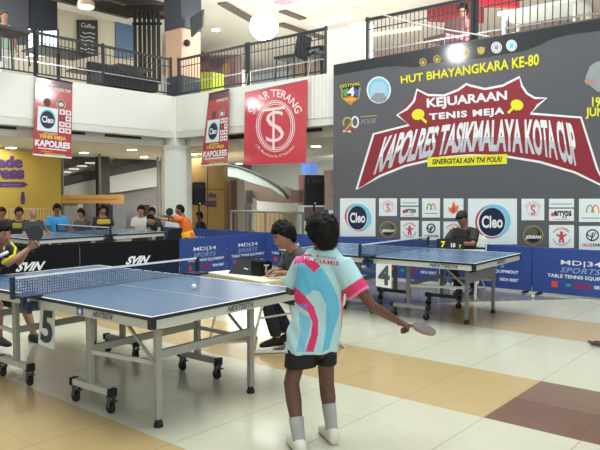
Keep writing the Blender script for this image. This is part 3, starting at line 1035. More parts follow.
def tt_table(loc, rz, label, legs, ut0, du, va, vb, text_near, frame_m, near_bar_m, simple=False):
    t = empty('table_tennis_table', (loc[0], loc[1], 0), rz)
    tag(t, label, 'table')
    for s in (-1, 1):
        b_ = BM()
        box(b_, (s * 0.6885, 0, 0.7485), (1.363, 1.525, 0.023), mi=1)
        for x0, x1, y0, y1, mi in ((0.008, 1.35, -0.7425, 0.7425, 0), ):
            vv = [b_.verts.new((s * x, y, 0.7603)) for x, y in ((x0, y0), (x1, y0), (x1, y1), (x0, y1))]
            b_.faces.new(vv if s > 0 else vv[::-1]).material_index = 0
        for x0, x1, y0, y1 in ((0.008, 1.37, -0.7625, -0.7425), (0.008, 1.37, 0.7425, 0.7625), (1.35, 1.37, -0.7425, 0.7425)):
            vv = [b_.verts.new((s * x, y, 0.7604)) for x, y in ((x0, y0), (x1, y0), (x1, y1), (x0, y1))]
            b_.faces.new(vv if s > 0 else vv[::-1]).material_index = 2
        vv = [b_.verts.new((s * x, y, 0.7607)) for x, y in ((0.008, -0.0015), (1.35, -0.0015), (1.35, 0.0015), (0.008, 0.0015))]
        b_.faces.new(vv if s > 0 else vv[::-1]).material_index = 2
        mk('tabletop', b_, [tt_blue, tt_edge, tt_line], t, local=True)
        b_ = BM()
        for yy in (-0.745, 0.745):
            box(b_, (s * 0.69, yy, 0.708), (1.30, 0.02, 0.06))
        box(b_, (s * 1.352, 0, 0.708), (0.02, 1.47, 0.06))
        box(b_, (s * 0.03, 0, 0.715), (0.02, 1.47, 0.045))
        ap = mk('apron', b_, apron_m, t, local=True)
        for yy in (-1, 1):
            b_ = BM(); box(b_, (s * 1.347, yy * 0.740, 0.709), (0.042, 0.042, 0.062), bev=0.004)
            mk('corner_cap', b_, tt_edge, t, local=True)
        if simple:
            for yy in (-0.6, 0.6):
                b_ = BM(); box(b_, (s * 1.1, yy, 0.35), (0.05, 0.05, 0.68)); mk('leg', b_, frame_m, t, local=True)
            continue
        # end legs with rubber feet and their cross beam
        (xl, y1, y2) = legs[0 if s > 0 else 1]
        ut = ut0 if s > 0 else ut0 - 0.085
        for yy in (y1, y2):
            b_ = BM(); box(b_, (s * xl, yy, 0.365), (0.036, 0.048, 0.63), bev=0.004)
            lg = mk('leg', b_, frame_m, t, local=True)
            b_ = BM(); tube(b_, [(s * xl, yy, 0.0), (s * xl, yy, 0.02), (s * xl, yy, 0.05)], [0.032, 0.03, 0.018], 14)
            mk('rubber_foot', b_, rubber, lg, local=True)
        wide = frame_m is not leg_m
        b_ = BM(); box(b_, (s * xl, (y1 + y2) / 2, 0.53 if wide else 0.475), (0.03, y2 - y1, 0.12 if wide else 0.055)); mk('cross_beam', b_, frame_m, t, local=True)
        # wheeled frames: post, foot bar, two castors
        for yy, bm_m in ((va, near_bar_m), (vb, frame_m if frame_m is leg_m else frame_dk)):
            b_ = BM(); box(b_, (s * (ut - 0.02), yy, 0.42), (0.05, 0.04, 0.54), bev=0.004); mk('wheel_post', b_, frame_m, t, local=True)
            b_ = BM(); box(b_, (s * ut, yy, 0.15), (2 * du + 0.06, 0.05, 0.045), bev=0.004)
            fb = mk('foot_bar', b_, bm_m, t, local=True)
            for k in (-1, 1):
                x = s * ut + k * du
                b_ = BM(); box(b_, (x + k * 0.02, yy, 0.15), (0.035, 0.058, 0.053)); mk('end_plug', b_, rubber, fb, local=True)
                b_ = BM()
                for q in (-1, 1):
                    bar(b_, V((x + 0.01, yy + q * 0.022, 0.115)), V((x, yy + q * 0.022, 0.045)), 0.03, 0.006, up=V((0, 1, 0)))
                box(b_, (x + 0.01, yy, 0.119), (0.05, 0.052, 0.014))
                box(b_, (x + 0.04, yy, 0.095), (0.05, 0.03, 0.008))
                mk('castor_fork', b_, frame_dk, fb, local=True)
                castor(t, x, yy, fb)
        b_ = BM(); box(b_, (s * (ut - 0.02), (va + vb) / 2, 0.42), (0.03, vb - va, 0.05)); mk('cross_beam', b_, frame_m, t, local=True)
        for yy in ((va, y1), (vb, y2)):
            b_ = BM(); bar(b_, V((s * ut, yy[0], 0.40)), V((s * xl, yy[1], 0.42)), 0.02, 0.03); mk('brace', b_, apron_m, t, local=True)
            b_ = BM(); bar(b_, V((s * (xl - 0.32), yy[1] - 0.04, 0.70)), V((s * xl, yy[1] - 0.03, 0.43)), 0.014, 0.02); mk('folding_stay', b_, leg_m, t, local=True)
    table_net(t)
    # printed name on the aprons of the half towards the camera
    dk = mat('apron_print', (58, 62, 74), 0.6)
    if text_near:
        A = Art(lambda x, y, o: V((x, -0.755 - o, y)))
        A.text('NEXTSISTA', [(text_near[0], 0.730), (text_near[1], 0.730), (text_near[1] - 0.02, 0.692), (text_near[0] - 0.02, 0.692)], dk, bold=0.02, shear=0.2)
        if not simple and frame_m is leg_m:
            A.done('apron_lettering', t, local=True)
            A = Art(lambda x, y, o: V((x, -0.755 - o, y)))
            A.poly([(0.56, 0.735), (0.64, 0.735), (0.64, 0.683), (0.56, 0.683)], mat('sticker_blue', (92, 108, 160), 0.5))
            A.disc(0.60, 0.709, 0.018, 0.018, tt_line, 2)
        A.done('maker_sticker' if not simple and frame_m is leg_m else 'apron_lettering', t, local=True)
        A = Art(lambda x, y, o: V((1.362 + o, x, y)))
        A.text('NEXTSISTA', [(-0.08, 0.730), (0.19, 0.730), (0.18, 0.692), (-0.09, 0.692)], dk, bold=0.02, shear=0.2)
        A.done('apron_lettering', t, local=True)
    return t


T5 = tt_table((-1.537, 5.36), -0.657, 'large blue table tennis table in the foreground carrying the card 5',
              ((1.241, -0.609, 0.29), (1.0, -0.62, 0.45)), 0.569, 0.209, -0.645, 0.389, (0.76, 0.98), leg_m, apron_m)
T4 = tt_table((1.268, 8.34), -0.648, 'blue table tennis table carrying the card 4, in front of the big banner',
              ((1.10, -0.33, 0.52), (1.10, -0.33, 0.52)), 0.417, 0.217, -0.43, 0.53, (0.84, 1.18), mat('leg_mid_grey', (124, 126, 126), 0.4, 0.1), leg_m)
T6 = tt_table((-4.1, 12.04), 0.873, 'blue table tennis table of the next court, behind the black barriers', None, 0, 0, 0, 0, None, leg_m, leg_m, True)

# number cards hanging from the net posts
card_m = mat('white_card', (234, 236, 232), 0.6, var=0.02)
num_m = mat('number_grey', (72, 76, 82), 0.6, var=0.02)


def card(px, y, txt, label, tilt):
    P = [W(x, yy, y) for x, yy in px]
    n = (P[1] - P[0]).cross(P[3] - P[0]).normalized()
    if n.y > 0: n = -n
    b_ = BM(); prism(b_, P, -n * 0.004)
    t = mk('number_card', b_, card_m); tag(t, label, 'sign', 'number cards on the tables')

    def to3(x, yy, o):
        top = P[0].lerp(P[1], x); bot = P[3].lerp(P[2], x)
        return bot.lerp(top, yy) + n * (0.001 + o)
    A = Art(to3)
    A.text(txt, [(0.14, 0.94), (0.90, 0.94), (0.88, 0.10), (0.12, 0.10)], num_m, bold=0.035)
    A.done('numeral', t)


P5 = W(45, 325, 5.05)
card([(40.5, 307.5), (55, 309), (54.2, 350), (38, 344)], 5.08, '5', 'white card with a large grey 5 hanging from the near edge of the foreground table', 0)
card([(376, 263.5), (391.5, 264.5), (391.3, 288.5), (376, 286)], 7.32, '4', 'white card with a large grey 4 hanging under the farther table', 0)

# ================================================================ BARRIERS (surrounds)
b_blue = mat('barrier_blue', (46, 72, 142), 0.5, var=0.14, scale=9)
b_black = mat('barrier_black', (16, 18, 24), 0.7, spec=0.15, var=0.1, scale=5)
print_w = mat('print_white', (226, 232, 240), 0.55)
print_r = mat('print_red', (214, 70, 62), 0.55)
print_g = mat('print_green', (52, 150, 120), 0.55)
print_mg = mat('print_magenta', (128, 38, 96), 0.55)
BH = 0.70


def barrier(p, q, style, label, group):
    """fabric panel from p to q (its face looks to the right-hand side of p->q seen from above)"""
    p, q = V((p[0], p[1], 0)), V((q[0], q[1], 0))
    d = q - p; L = d.length; rz = math.atan2(d.y, d.x)
    t = empty('court_barrier', p, rz); tag(t, label, 'barrier', group)
    b_ = BM(); box(b_, (L / 2, 0, 0.02 + BH / 2), (L - 0.003, 0.025, BH - 0.02), bev=0.008)
    mk('panel', b_, b_blue if style == 'blue' else b_black, t, local=True)
    for x in (0.1, L - 0.1):
        b_ = BM(); bar(b_, V((x, -0.10, 0.012)), V((x, 0.13, 0.012)), 0.03, 0.022, up=Z)
        mk('foot', b_, rubber, t, local=True)
    A = Art(lambda x, z, o: V((x, -0.013 - o, z)))
    c = L / 2
    if style == 'blue':
        A.text('MD|34', [(c - 0.27, 0.54), (c + 0.29, 0.54), (c + 0.29, 0.45), (c - 0.27, 0.45)], print_w, bold=0.006)
        A.text('SPORTS', [(c - 0.26, 0.435), (c + 0.29, 0.435), (c + 0.27, 0.355), (c - 0.28, 0.355)], mat('print_pale', (138, 158, 204), 0.55), bold=0.02, shear=0.15, sp=1.15)
        A.trect('TABLE TENNIS EQUIPMENT', c - 0.46, 0.325, c + 0.50, 0.265, print_w, bold=0.02)
        A.rect(c - 0.40, 0.215, c - 0.31, 0.125, print_r); A.disc(c - 0.16, 0.175, 0.04, 0.025, print_g)
        A.rect(c - 0.08, 0.21, c + 0.16, 0.135, print_mg)
        A.trect('0824 8007', c + 0.20, 0.20, c + 0.50, 0.15, print_w, bold=0.02)
    else:
        A.text('SVIN', [(c - 0.07, 0.455), (c + 0.33, 0.455), (c + 0.28, 0.315), (c - 0.12, 0.315)], print_w, bold=0.045, shear=0.25)
    A.done('lettering', t, local=True)
    return t


# row at the foot of the banner wall
def rowp(px, b=-0.30):
    pl_ = planeB(b)
    return pl_.hit(px, 270)


names = ['blue court barrier at the right edge, its whole white MD|34 lettering in view',
         'blue court barrier behind the end of the farther table and the scorer',
         'blue court barrier right behind and above the card 4',
         'blue court barrier directly under the left white sponsor square of the banner',
         'blue court barrier behind the head of the seated umpire',
         'blue court barrier in front of the left end of the silver fence',
         'blue court barrier of the back row right of the player in orange',
         'blue court barrier of the back row at the foot of the corner pillar']
rowpl = planeB(-0.30)
aR = (rowpl.hit(532, 280) - CORNER).dot(ER)
for k, lab in enumerate(names):
    a0 = aR - 1.4 * k
    barrier(Q(a0, -0.30), Q(a0 + 1.39, -0.30), 'blue', lab, 'blue barriers along the banner wall')
barrier(Q(aR + 1.4, -0.30), Q(aR + 2.79, -0.30), 'blue', 'blue court barrier running out of the picture on the right', 'blue barriers along the banner wall')
# front rows of court 5
pA = V((-2.13, 11.3, 0)); dA = V((0.62, 0.785, 0)).normalized()
barrier(pA, pA + dA * 1.17, 'blue', 'blue court barrier joined to the black ones, front row, behind the far net post', 'blue barriers of the front row')
barrier(pA + dA * 1.19, pA + dA * 2.30, 'blue', 'blue court barrier of the front row behind the score board on the desk', 'blue barriers of the front row')
dB = V((-0.83, -0.558, 0))
for k, lab in enumerate(('black court barrier with white lettering, right one, next to the blue barriers', 'black court barrier with white lettering behind the crouching player, left one', )):
    q = pA + dB * (0.015 + 1.72 * k); p = pA + dB * (1.72 * (k + 1) + 0.011)
    barrier(p, q, 'black', lab, 'black barriers behind the foreground table')

# ================================================================ THE BIG BANNER
bn = planeB(-0.10)
banner_grey = mat('banner_grey', (92, 92, 98), 0.35, var=0.08, scale=2.5, bump=0.06, spec=0.4, coat=0.6, crough=0.09)
bk = mat('banner_black', (40, 42, 46), 0.35, var=0.05, coat=0.6, crough=0.09)
red_b = mat('banner_red', (142, 44, 56), 0.4, var=0.08, scale=3)
wht = mat('banner_white', (236, 236, 240), 0.4, var=0.02)
lgrey = mat('banner_light_grey', (196, 198, 206), 0.4)
yel = mat('banner_yellow', (232, 226, 50), 0.4)
sq = mat('sponsor_white', (226, 234, 238), 0.4, var=0.02)
ink = mat('ink_navy', (22, 36, 66), 0.45)
ink_k = mat('ink_black', (34, 32, 34), 0.45)
sky = mat('print_skyblue', (120, 200, 226), 0.45)
rose = mat('print_rose', (206, 70, 84), 0.45)
pinkp = mat('print_pink', (220, 150, 158), 0.5)
gold = mat('print_gold', (196, 176, 84), 0.45)
org = mat('print_orange', (232, 120, 62), 0.45)
grn = mat('print_leaf', (96, 160, 96), 0.45)
gry = mat('print_grey', (150, 150, 156), 0.5)

b_ = BM()
zt0, zt1 = bn.hit(333.5, 65.5), bn.hit(600, 18.5)
pe2 = bn.o + bn.e * ((zt1 - bn.o).dot(bn.e) + 1.1)
TLp = V(zt0); TRp = V((pe2.x, pe2.y, zt1.z + 0.03))
poly = [TLp, TRp, V((TRp.x, TRp.y, 0.08)), V((TLp.x, TLp.y, 0.08))]
prism(b_, poly, EB * 0.01)
BAN = mk('event_banner', b_, banner_grey)
tag(BAN, 'huge dark grey event banner with red title and sponsor squares on the right wall', 'banner')
# eyelets cord: thin frame pipe on top
b_ = BM(); tube(b_, [TLp + EB * 0.03, TRp + EB * 0.03], 0.02, 8); mk('top_pipe', b_, dark_steel, BAN)
A = Art(lambda x, y, o: bn.hit(x, y, 0.001 + o))
A.poly([(333.5, 65.5), (600, 18.5), (606, 17.5), (606, 30), (570, 34.5), (552, 39), (540, 45), (524, 51), (505, 54), (480, 58.5), (430, 63), (415, 67.5), (400, 66), (382, 67), (333.7, 75.5)], bk)
# small emblems along the top
for x, y, m in ((423, 62, gold), (437, 59, gold), (466, 52, gold), (481, 50.5, gold)):
    A.circ(x, y, 3.2, 3.4, 0.9, m, 2); A.disc(x, y + 0.3, 1.7, 1.9, m, 2)
A.poly([(477, 47), (479.5, 49), (481, 46.5), (482.5, 49), (485, 46.5), (484.5, 51.5), (481, 54.5), (478, 52)], gold, 3)
for x, y, m in ((496.5, 47.5, gry), (511.5, 45.5, sky)):
    A.disc(x, y, 5.4, 5.8, wht, 2); A.circ(x, y, 4, 4.4, 0.8, m, 3); A.disc(x, y, 2.2, 2.6, m, 3)
A.text('HUT BHAYANGKARA KE-80', [(400.5, 77), (539, 54.5), (539, 66), (401, 84.5)], mat('yellow_shadow', (140, 128, 30), 0.4), 2, bold=0.035)
A.text('HUT BHAYANGKARA KE-80', [(400.5, 76), (539, 53.5), (539, 65), (401, 83.5)], yel, 3, bold=0.02)
# crest left (two shields and a star figure) and the blue roundel
A.poly([(342, 86), (350, 82.5), (360, 85), (358, 99), (350.5, 105), (343, 98)], ink_k, 2)
A.line([(341.5, 88), (342.5, 98), (350.5, 104.5), (358.5, 98), (360, 87)], 1.2, gold, 3)
A.text('FESTIVAL', [(340, 85), (360.5, 82), (360.5, 85), (340, 88)], yel, 3, bold=0.01)
A.poly([(343, 90), (348.5, 88), (348, 95), (344, 97)], grn, 3); A.poly([(354, 88), (359, 90), (357.5, 97), (354, 95)], mat('print_blue', (60, 90, 180), 0.4), 3)
A.trect('4', 347.5, 87, 354.5, 96, wht, 4, bold=0.04)
A.poly([(343.5, 98), (350, 95.5), (357.5, 98), (356, 101), (350, 104), (345, 101)], org, 3); A.text('JUARA', [(344, 98), (357, 98), (355, 101.5), (346, 101.5)], yel, 4, bold=0.02)
A.disc(378.8, 90, 12.2, 13.6, sky, 2, n=40); A.circ(378.8, 90, 11.4, 12.8, 1.5, wht, 3); A.disc(378.8, 91, 8.6, 9.8, mat('print_paleblue', (170, 204, 226), 0.45), 3)
A.poly([(371, 98), (375, 93), (383, 93), (387, 98), (383, 100.5), (375, 100.5)], gry, 4); A.arc_text('PUSAKA', 378.8, 90, 10, 11.2, 225, 315, 1.8, ink, 4, inside=True)
A.circ(347.5, 123, 4.2, 5.4, 1.6, gold, 2, 150, 400); A.line([(345, 131), (350, 124), (352, 120)], 1.6, gold, 2); A.line([(343, 131), (351, 131.5)], 1.6, wht, 2)
A.circ(355, 122, 3.2, 5.2, 1.7, wht, 2); A.line([(343, 134), (352, 127), (356, 130)], 1.3, rose, 3)
A.text('POLRI', [(361, 119.5), (376, 118), (376, 123), (361, 124.5)], gry, 2, bold=0.01, shear=0.2); A.line([(360, 117), (377, 115.5)], 0.8, gold, 2)
# the red title shield with its white outline
shield = [(417.5, 90), (440, 95), (461, 87), (470, 82.5), (474, 85), (488, 87), (505, 84.5), (519, 77.5), (524, 90), (534, 97.5), (547.5, 98.5), (531.5, 113), (582, 117.5), (601, 182), (606, 188), (575, 173), (540, 163), (505, 157), (470, 156), (440, 158.5), (405, 167), (380, 177), (356, 190), (373, 134), (408, 125), (398, 115)]
A.poly(shield, red_b, 2)
ol = [(417, 89.5), (428, 95), (444, 95.5), (458, 90), (466.5, 84), (470, 85.5), (485, 89), (503, 85.5), (519.5, 77), (522, 86), (527, 93.5), (535, 98), (546.5, 98.2), (538, 105), (530.5, 113.5), (581, 117.5), (597, 168), (605, 187), (575, 172.5), (540, 162), (505, 156.3), (470, 155.3), (440, 157.8), (405, 166), (380, 176), (356.5, 189.5), (373.5, 134), (409, 125), (397, 115), (407, 109), (414, 101)]
A.line(ol, 2.3, wht, 3, True)
A.text('KEJUARAAN', [(426.5, 98.5), (507, 90.5), (507, 102.5), (427, 110.5)], wht, 4, bold=0.035)
A.text('TENIS MEJA', [(429, 113.5), (504.5, 107), (504.5, 116), (429.5, 122)], wht, 4, bold=0.045, sp=1.15)


def warp(s, t):
    # letters stand on a sagging arch: upper and lower edge of the line
    def cur(pts, u):
        k = min(int(u * (len(pts) - 1)), len(pts) - 2); f = u * (len(pts) - 1) - k
        return pts[k][0] * (1 - f) + pts[k + 1][0] * f, pts[k][1] * (1 - f) + pts[k + 1][1] * f
    top = [(385, 136.5), (409, 130), (434, 126.2), (459, 122.5), (484, 120), (509, 118.8), (534, 119), (554, 120), (572, 123)]
    bot = [(373, 175.5), (399, 164.5), (426, 157.8), (454, 153.2), (482, 151.5), (509, 152), (536, 155), (559, 160.5), (580, 168)]
    x0, y0 = cur(top, s); x1, y1 = cur(bot, s)
    return x1 * (1 - t) + x0 * t, y1 * (1 - t) + y0 * t


A.text('KAPOLRES TASIKMALAYA KOTA CUP', None, wht, 4, bold=0.035, fn=warp, sp=0.93, cut=0.46, m2=lgrey)
A.poly([(427.5, 157.5), (507, 154), (507, 164), (427.5, 167)], yel, 5)
A.text('SINERGITAS ASN TNI POLRI', [(432, 159.3), (502, 156.3), (502, 161.8), (432, 164.4)], ink_k, 6, bold=0.03, shear=0.2)
# the two yellow bats
for cx, cy, r in ((418, 114.5, 1), (517, 105, -1)):
    A.disc(cx, cy, 6.4, 5.4, yel, 4, rot=-0.3 * r)
    A.line([(cx + 3 * r, cy + 3), (cx + 8.5 * r, cy + 8)] if r > 0 else [(cx - 4, cy + 3), (cx - 9, cy + 8)], 2.6, yel, 4)
# printed portrait at the right edge: an officer in grey uniform, cut by the picture edge
A.poly([(586, 76), (590, 66), (597, 61.5), (612, 60), (612, 92), (598, 92), (585, 82)], mat('uniform_print', (150, 156, 160), 0.45, var=0.15, scale=8), 2)
A.poly([(584, 80), (592, 78.5), (598, 82), (586, 84.5)], mat('skin_print', (176, 140, 122), 0.45), 3)
A.trect('19', 592, 97, 600.5, 107, yel, 3, bold=0.03); A.trect('JUNI', 585.5, 107.5, 607, 119, yel, 3, bold=0.03)


# ---- sponsor squares
def cleo(x0, y0, x1, y1):
    A.poly([(x0, y0), (x1, y0), (x1, y1), (x0, y1)], sq, 2)
    cx, cy = (x0 + x1) / 2, (y0 + y1) / 2 + 0.5
    w, h = (x1 - x0), (y1 - y0)
    A.disc(cx, cy - 0.5, 0.36 * w, 0.37 * h, rose, 3, rot=-0.5); A.disc(cx + 0.035 * w, cy - 1.2, 0.335 * w, 0.36 * h, sky, 4, rot=-0.6)
    A.disc(cx - 0.02 * w, cy + 0.5, 0.295 * w, 0.32 * h, sq, 5); A.disc(cx - 0.01 * w, cy, 0.27 * w, 0.31 * h, ink, 6)
    A.trect('Cleo', cx - 0.22 * w, cy - 0.14 * h, cx + 0.21 * w, cy + 0.13 * h, wht, 7, bold=0.03)


cleo(340, 198.3, 375.5, 236.5)
cleo(468, 198.6, 517, 244.5)


def emblem(x0, y0, x1, y1):
    A.poly([(x0, y0), (x1, y0), (x1, y1), (x0, y1)], sq, 2)
    cx, cy, w, h = (x0 + x1) / 2, (y0 + y1) / 2, x1 - x0, y1 - y0
    A.circ(cx, cy + 0.5, 0.26 * w, 0.26 * h, 0.5, pinkp, 3); A.arc_text('SINAR TERANG', cx, cy + 0.5, 0.30 * w, 0.30 * h, 160, 20, 0.11 * h, pinkp, 3)
    A.trect('S', cx - 0.10 * w, cy - 0.18 * h, cx + 0.12 * w, cy + 0.24 * h, rose, 4); A.trect('T', cx - 0.13 * w, cy - 0.22 * h, cx + 0.1 * w, cy + 0.28 * h, pinkp, 5, bold=-0.01)


def strips(x0, y0, x1, y1):
    ym = y0 + (y1 - y0) * 0.42
    A.poly([(x0, y0), (x1, y0), (x1, ym - 0.6), (x0, ym - 0.6)], sq, 2); A.poly([(x0, ym + 0.6), (x1, ym + 0.6), (x1, y1), (x0, y1)], sq, 2)
    A.line([(x0 + 2, (y0 + ym) / 2 + 0.6), (x1 - 2, (y0 + ym) / 2 + 0.6)], 0.9, gry, 3)
    A.trect('errypa', x0 + 5, ym + 2.6, x1 - 2.5, y1 - 2.6, ink_k, 3, bold=0.03); A.disc(x0 + 3.6, (ym + y1) / 2, 1.7, 1.9, rose, 3)
    A.line([(x0 + 4, y1 - 1.4), (x1 - 4, y1 - 1.4)], 0.6, pinkp, 3)


def arches(x0, y0, x1, y1):
    A.poly([(x0, y0), (x1, y0), (x1, y1), (x0, y1)], sq, 2)
    cx, cy, w, h = (x0 + x1) / 2, (y0 + y1) / 2, x1 - x0, y1 - y0
    A.circ(cx - 0.10 * w, cy + 0.1 * h, 0.12 * w, 0.32 * h, 1.2, grn, 3, 180, 360); A.circ(cx + 0.12 * w, cy + 0.1 * h, 0.12 * w, 0.32 * h, 1.2, org, 3, 180, 360)
    A.circ(cx, cy + 0.1 * h, 0.05 * w, 0.16 * h, 0.9, gold, 4, 180, 360); A.line([(x0 + 2.5, y1 - 4), (x1 - 2.5, y1 - 4)], 0.9, gry, 3)


def flame(x0, y0, x1, y1):
    A.poly([(x0, y0), (x1, y0), (x1, y1), (x0, y1)], sq, 2)
    cx, cy, w, h = (x0 + x1) / 2, (y0 + y1) / 2, x1 - x0, y1 - y0
    A.poly([(cx, cy - 0.38 * h), (cx + 0.12 * w, cy - 0.1 * h), (cx + 0.26 * w, cy - 0.18 * h), (cx + 0.22 * w, cy + 0.14 * h), (cx, cy + 0.30 * h), (cx - 0.22 * w, cy + 0.16 * h), (cx - 0.26 * w, cy - 0.08 * h), (cx - 0.12 * w, cy)], org, 3)
    A.poly([(cx, cy - 0.12 * h), (cx + 0.1 * w, cy + 0.1 * h), (cx, cy + 0.24 * h), (cx - 0.1 * w, cy + 0.1 * h)], rose, 4)


def darkround(cx, cy, r):
    A.disc(cx, cy, r, r * 1.0, gold, 2); A.disc(cx, cy, r * 0.93, r * 0.93, ink_k, 3); A.circ(cx, cy, r * 0.8, r * 0.8, 0.5, gry, 4)
    A.disc(cx - 0.1 * r, cy - 0.25 * r, r * 0.55, r * 0.45, mat('print_olive', (92, 92, 72), 0.5), 4)
    A.trect('JERMAN', cx - 0.8 * r, cy - 0.02 * r, cx + 0.8 * r, cy + 0.42 * r, wht, 5, bold=0.04, shear=0.2)


def figure(x0, y0, x1, y1):
    A.poly([(x0, y0), (x1, y0), (x1, y1), (x0, y1)], sq, 2)
    cx, cy, w, h = (x0 + x1) / 2, (y0 + y1) / 2, x1 - x0, y1 - y0
    A.disc(cx, cy - 0.16 * h, 0.07 * w, 0.07 * h, rose, 3)
    A.line([(cx, cy - 0.1 * h), (cx, cy + 0.14 * h)], 0.16 * w, rose, 3); A.line([(cx - 0.2 * w, cy - 0.1 * h), (cx, cy + 0.04 * h), (cx + 0.2 * w, cy - 0.1 * h)], 0.07 * w, rose, 4)
    A.line([(cx - 0.06 * w, cy + 0.1 * h), (cx - 0.07 * w, cy + 0.28 * h)], 0.08 * w, rose, 3); A.line([(cx + 0.06 * w, cy + 0.1 * h), (cx + 0.07 * w, cy + 0.28 * h)], 0.08 * w, rose, 3)
    A.arc_text('PODOREJO', cx, cy, 0.30 * w, 0.28 * h, 150, 30, 0.12 * h, rose, 3, 0.02); A.circ(cx, cy, 0.36 * w, 0.37 * h, 0.8, gry, 3, 15, 165)


def shield2(x0, y0, x1, y1):
    A.poly([(x0, y0), (x1, y0), (x1, y1), (x0, y1)], sq, 2)
    cx, cy, w, h = (x0 + x1) / 2, (y0 + y1) / 2, x1 - x0, y1 - y0
    A.circ(cx, cy - 0.12 * h, 0.22 * w, 0.22 * h, 1.3, ink, 3); A.line([(cx - 0.2 * w, cy - 0.15 * h), (cx, cy - 0.02 * h), (cx + 0.12 * w, cy - 0.22 * h), (cx, cy - 0.22 * h), (cx - 0.05 * w, cy + 0.14 * h)], 1.2, ink, 4)
    A.trect('CROZE', x0 + 0.1 * w, y1 - 0.27 * h, cx, y1 - 0.14 * h, rose, 3, bold=0.03); A.trect('FARM', cx + 0.02 * w, y1 - 0.27 * h, x1 - 0.1 * w, y1 - 0.14 * h, ink, 3, bold=0.03)


emblem(379, 198.3, 397, 216); strips(400.5, 198.4, 418.5, 217); arches(422, 198.4, 440, 217.5); flame(443.5, 198.5, 463.5, 218)
darkround(388, 229.5, 8.2); figure(400.5, 220.5, 418.7, 239.5); shield2(422, 221, 440, 240); figure(443.5, 221.5, 463.5, 241.5)
emblem(521.5, 198.7, 544.3, 220.3); strips(549, 198.7, 574, 221); arches(579, 198.7, 606, 222)
darkround(533.3, 235.5, 10); figure(549, 225, 574, 248); shield2(579, 226, 606, 250)
A.done('printed_art', BAN)

# ================================================================ HANGING BANNERS
vin_red = mat('vinyl_red', (178, 56, 64), 0.28, var=0.06, scale=2, coat=0.6, crough=0.09)
vin_dk = mat('vinyl_dark_red', (96, 34, 44), 0.3, coat=0.6, crough=0.09)


def roll_banner(pl_, TL, TR, BR, BL, label):
    P = [pl_.hit(*c) for c in (TL, TR, BR, BL)]
    b_ = BM(); prism(b_, P, -pl_.n * 0.008)
    t = mk('hanging_banner', b_, vin_red); tag(t, label, 'banner', 'narrow red tournament banners hanging from the gallery')
    b_ = BM(); tube(b_, [P[0], P[1]], 0.018, 8); mk('top_rod', b_, dark_steel, t)
    b_ = BM(); tube(b_, [P[3], P[2]], 0.018, 8); mk('bottom_rod', b_, white_pl, t)

    def to3(x, y, o):
        px = (TL[0] * (1 - x) + TR[0] * x) * (1 - y) + (BL[0] * (1 - x) + BR[0] * x) * y
        py = (TL[1] * (1 - x) + TR[1] * x) * (1 - y) + (BL[1] * (1 - x) + BR[1] * x) * y
        return pl_.hit(px, py, 0.001 + o)
    B = Art(to3)
    B.rect(0, 0, 1, 0.10, vin_dk)
    B.text('KAPOLRES CUP', [(0.42, 0.10), (0.95, 0.10), (0.95, 0.14), (0.42, 0.14)], wht, 2, bold=0.02)
    B.disc(0.33, 0.31, 0.10, 0.055, mat('print_brown', (96, 70, 60), 0.5), 2); B.disc(0.70, 0.31, 0.125, 0.065, mat('print_pearl', (222, 212, 208), 0.5), 2); B.circ(0.70, 0.31, 0.09, 0.045, 0.03, mat('print_brown', (96, 70, 60), 0.5), 3)
    B.rect(0.08, 0.375, 0.62, 0.685, sq, 2)
    B.disc(0.36, 0.525, 0.21, 0.125, sky, 3); B.disc(0.35, 0.535, 0.19, 0.113, ink, 4); B.trect('Cleo', 0.20, 0.49, 0.51, 0.575, wht, 5, bold=0.03)
    for i in range(2):
        for j in range(4):
            B.rect(0.665 + 0.165 * i, 0.375 + 0.08 * j, 0.81 + 0.165 * i, 0.44 + 0.08 * j, sq if not (i == 0 and j == 1) else vin_dk, 2)
            B.disc(0.737 + 0.165 * i, 0.407 + 0.08 * j, 0.04, 0.018, rose, 3)
    B.line([(0.25, 0.712), (0.62, 0.712)], 0.022, gold, 2)
    B.trect('TENIS MEJA', 0.14, 0.73, 0.86, 0.79, mat('print_amber', (236, 196, 96), 0.45), 2, bold=0.04)
    B.trect('KAPOLRES', 0.04, 0.80, 0.97, 0.885, wht, 2, bold=0.05)
    B.line([(0.12, 0.908), (0.88, 0.908)], 0.014, wht, 2); B.line([(0.2, 0.945), (0.5, 0.945)], 0.02, org, 2); B.line([(0.3, 0.975), (0.85, 0.975)], 0.02, gold, 2)
    B.done('printed_art', t)


roll_banner(planeA(0.08), (36, 76), (72.5, 83), (71.3, 158), (33, 154.5), 'narrow red banner with a white sponsor square hanging from the left gallery')
roll_banner(planeB(-0.08), (209, 94), (228.8, 89.5), (227.5, 164), (201, 166), 'narrow red banner with a white sponsor square right of the corner pillar')
pl = planeB(-0.10)
P = [pl.hit(*c) for c in ((245, 92), (307.5, 79), (305.5, 162.5), (243.8, 165))]
b_ = BM(); prism(b_, P, EB * 0.008)
t = mk('square_banner', b_, mat('vinyl_bright_red', (206, 62, 78), 0.28, var=0.05, scale=2, coat=0.6, crough=0.09)); tag(t, 'large red banner with a white round monogram between the gallery and the loudspeaker', 'banner')
A = Art(lambda x, y, o: pl.hit(x, y, 0.001 + o))
pale = mat('print_palepink', (250, 226, 228), 0.45)
for rx, ry, w in ((19.2, 25.6, 0.7), (17.4, 23.8, 1.1), (15.6, 21.8, 0.6)):
    A.circ(275.5, 126, rx, ry, w, pale, 2)
A.arc_text('SINAR TERANG', 275, 126, 22.3, 29, 157, 24, 8, pale, 2, bold=0.02)
A.arc_text('J. RE. Martadinata No. 57 Tasikmalaya', 275.5, 125, 23, 30, 218, 318, 3.2, pale, 2, bold=0.005, inside=True)
A.text('S', [(266, 112), (284, 110), (284, 141), (266, 143)], pale, 3, bold=-0.012)
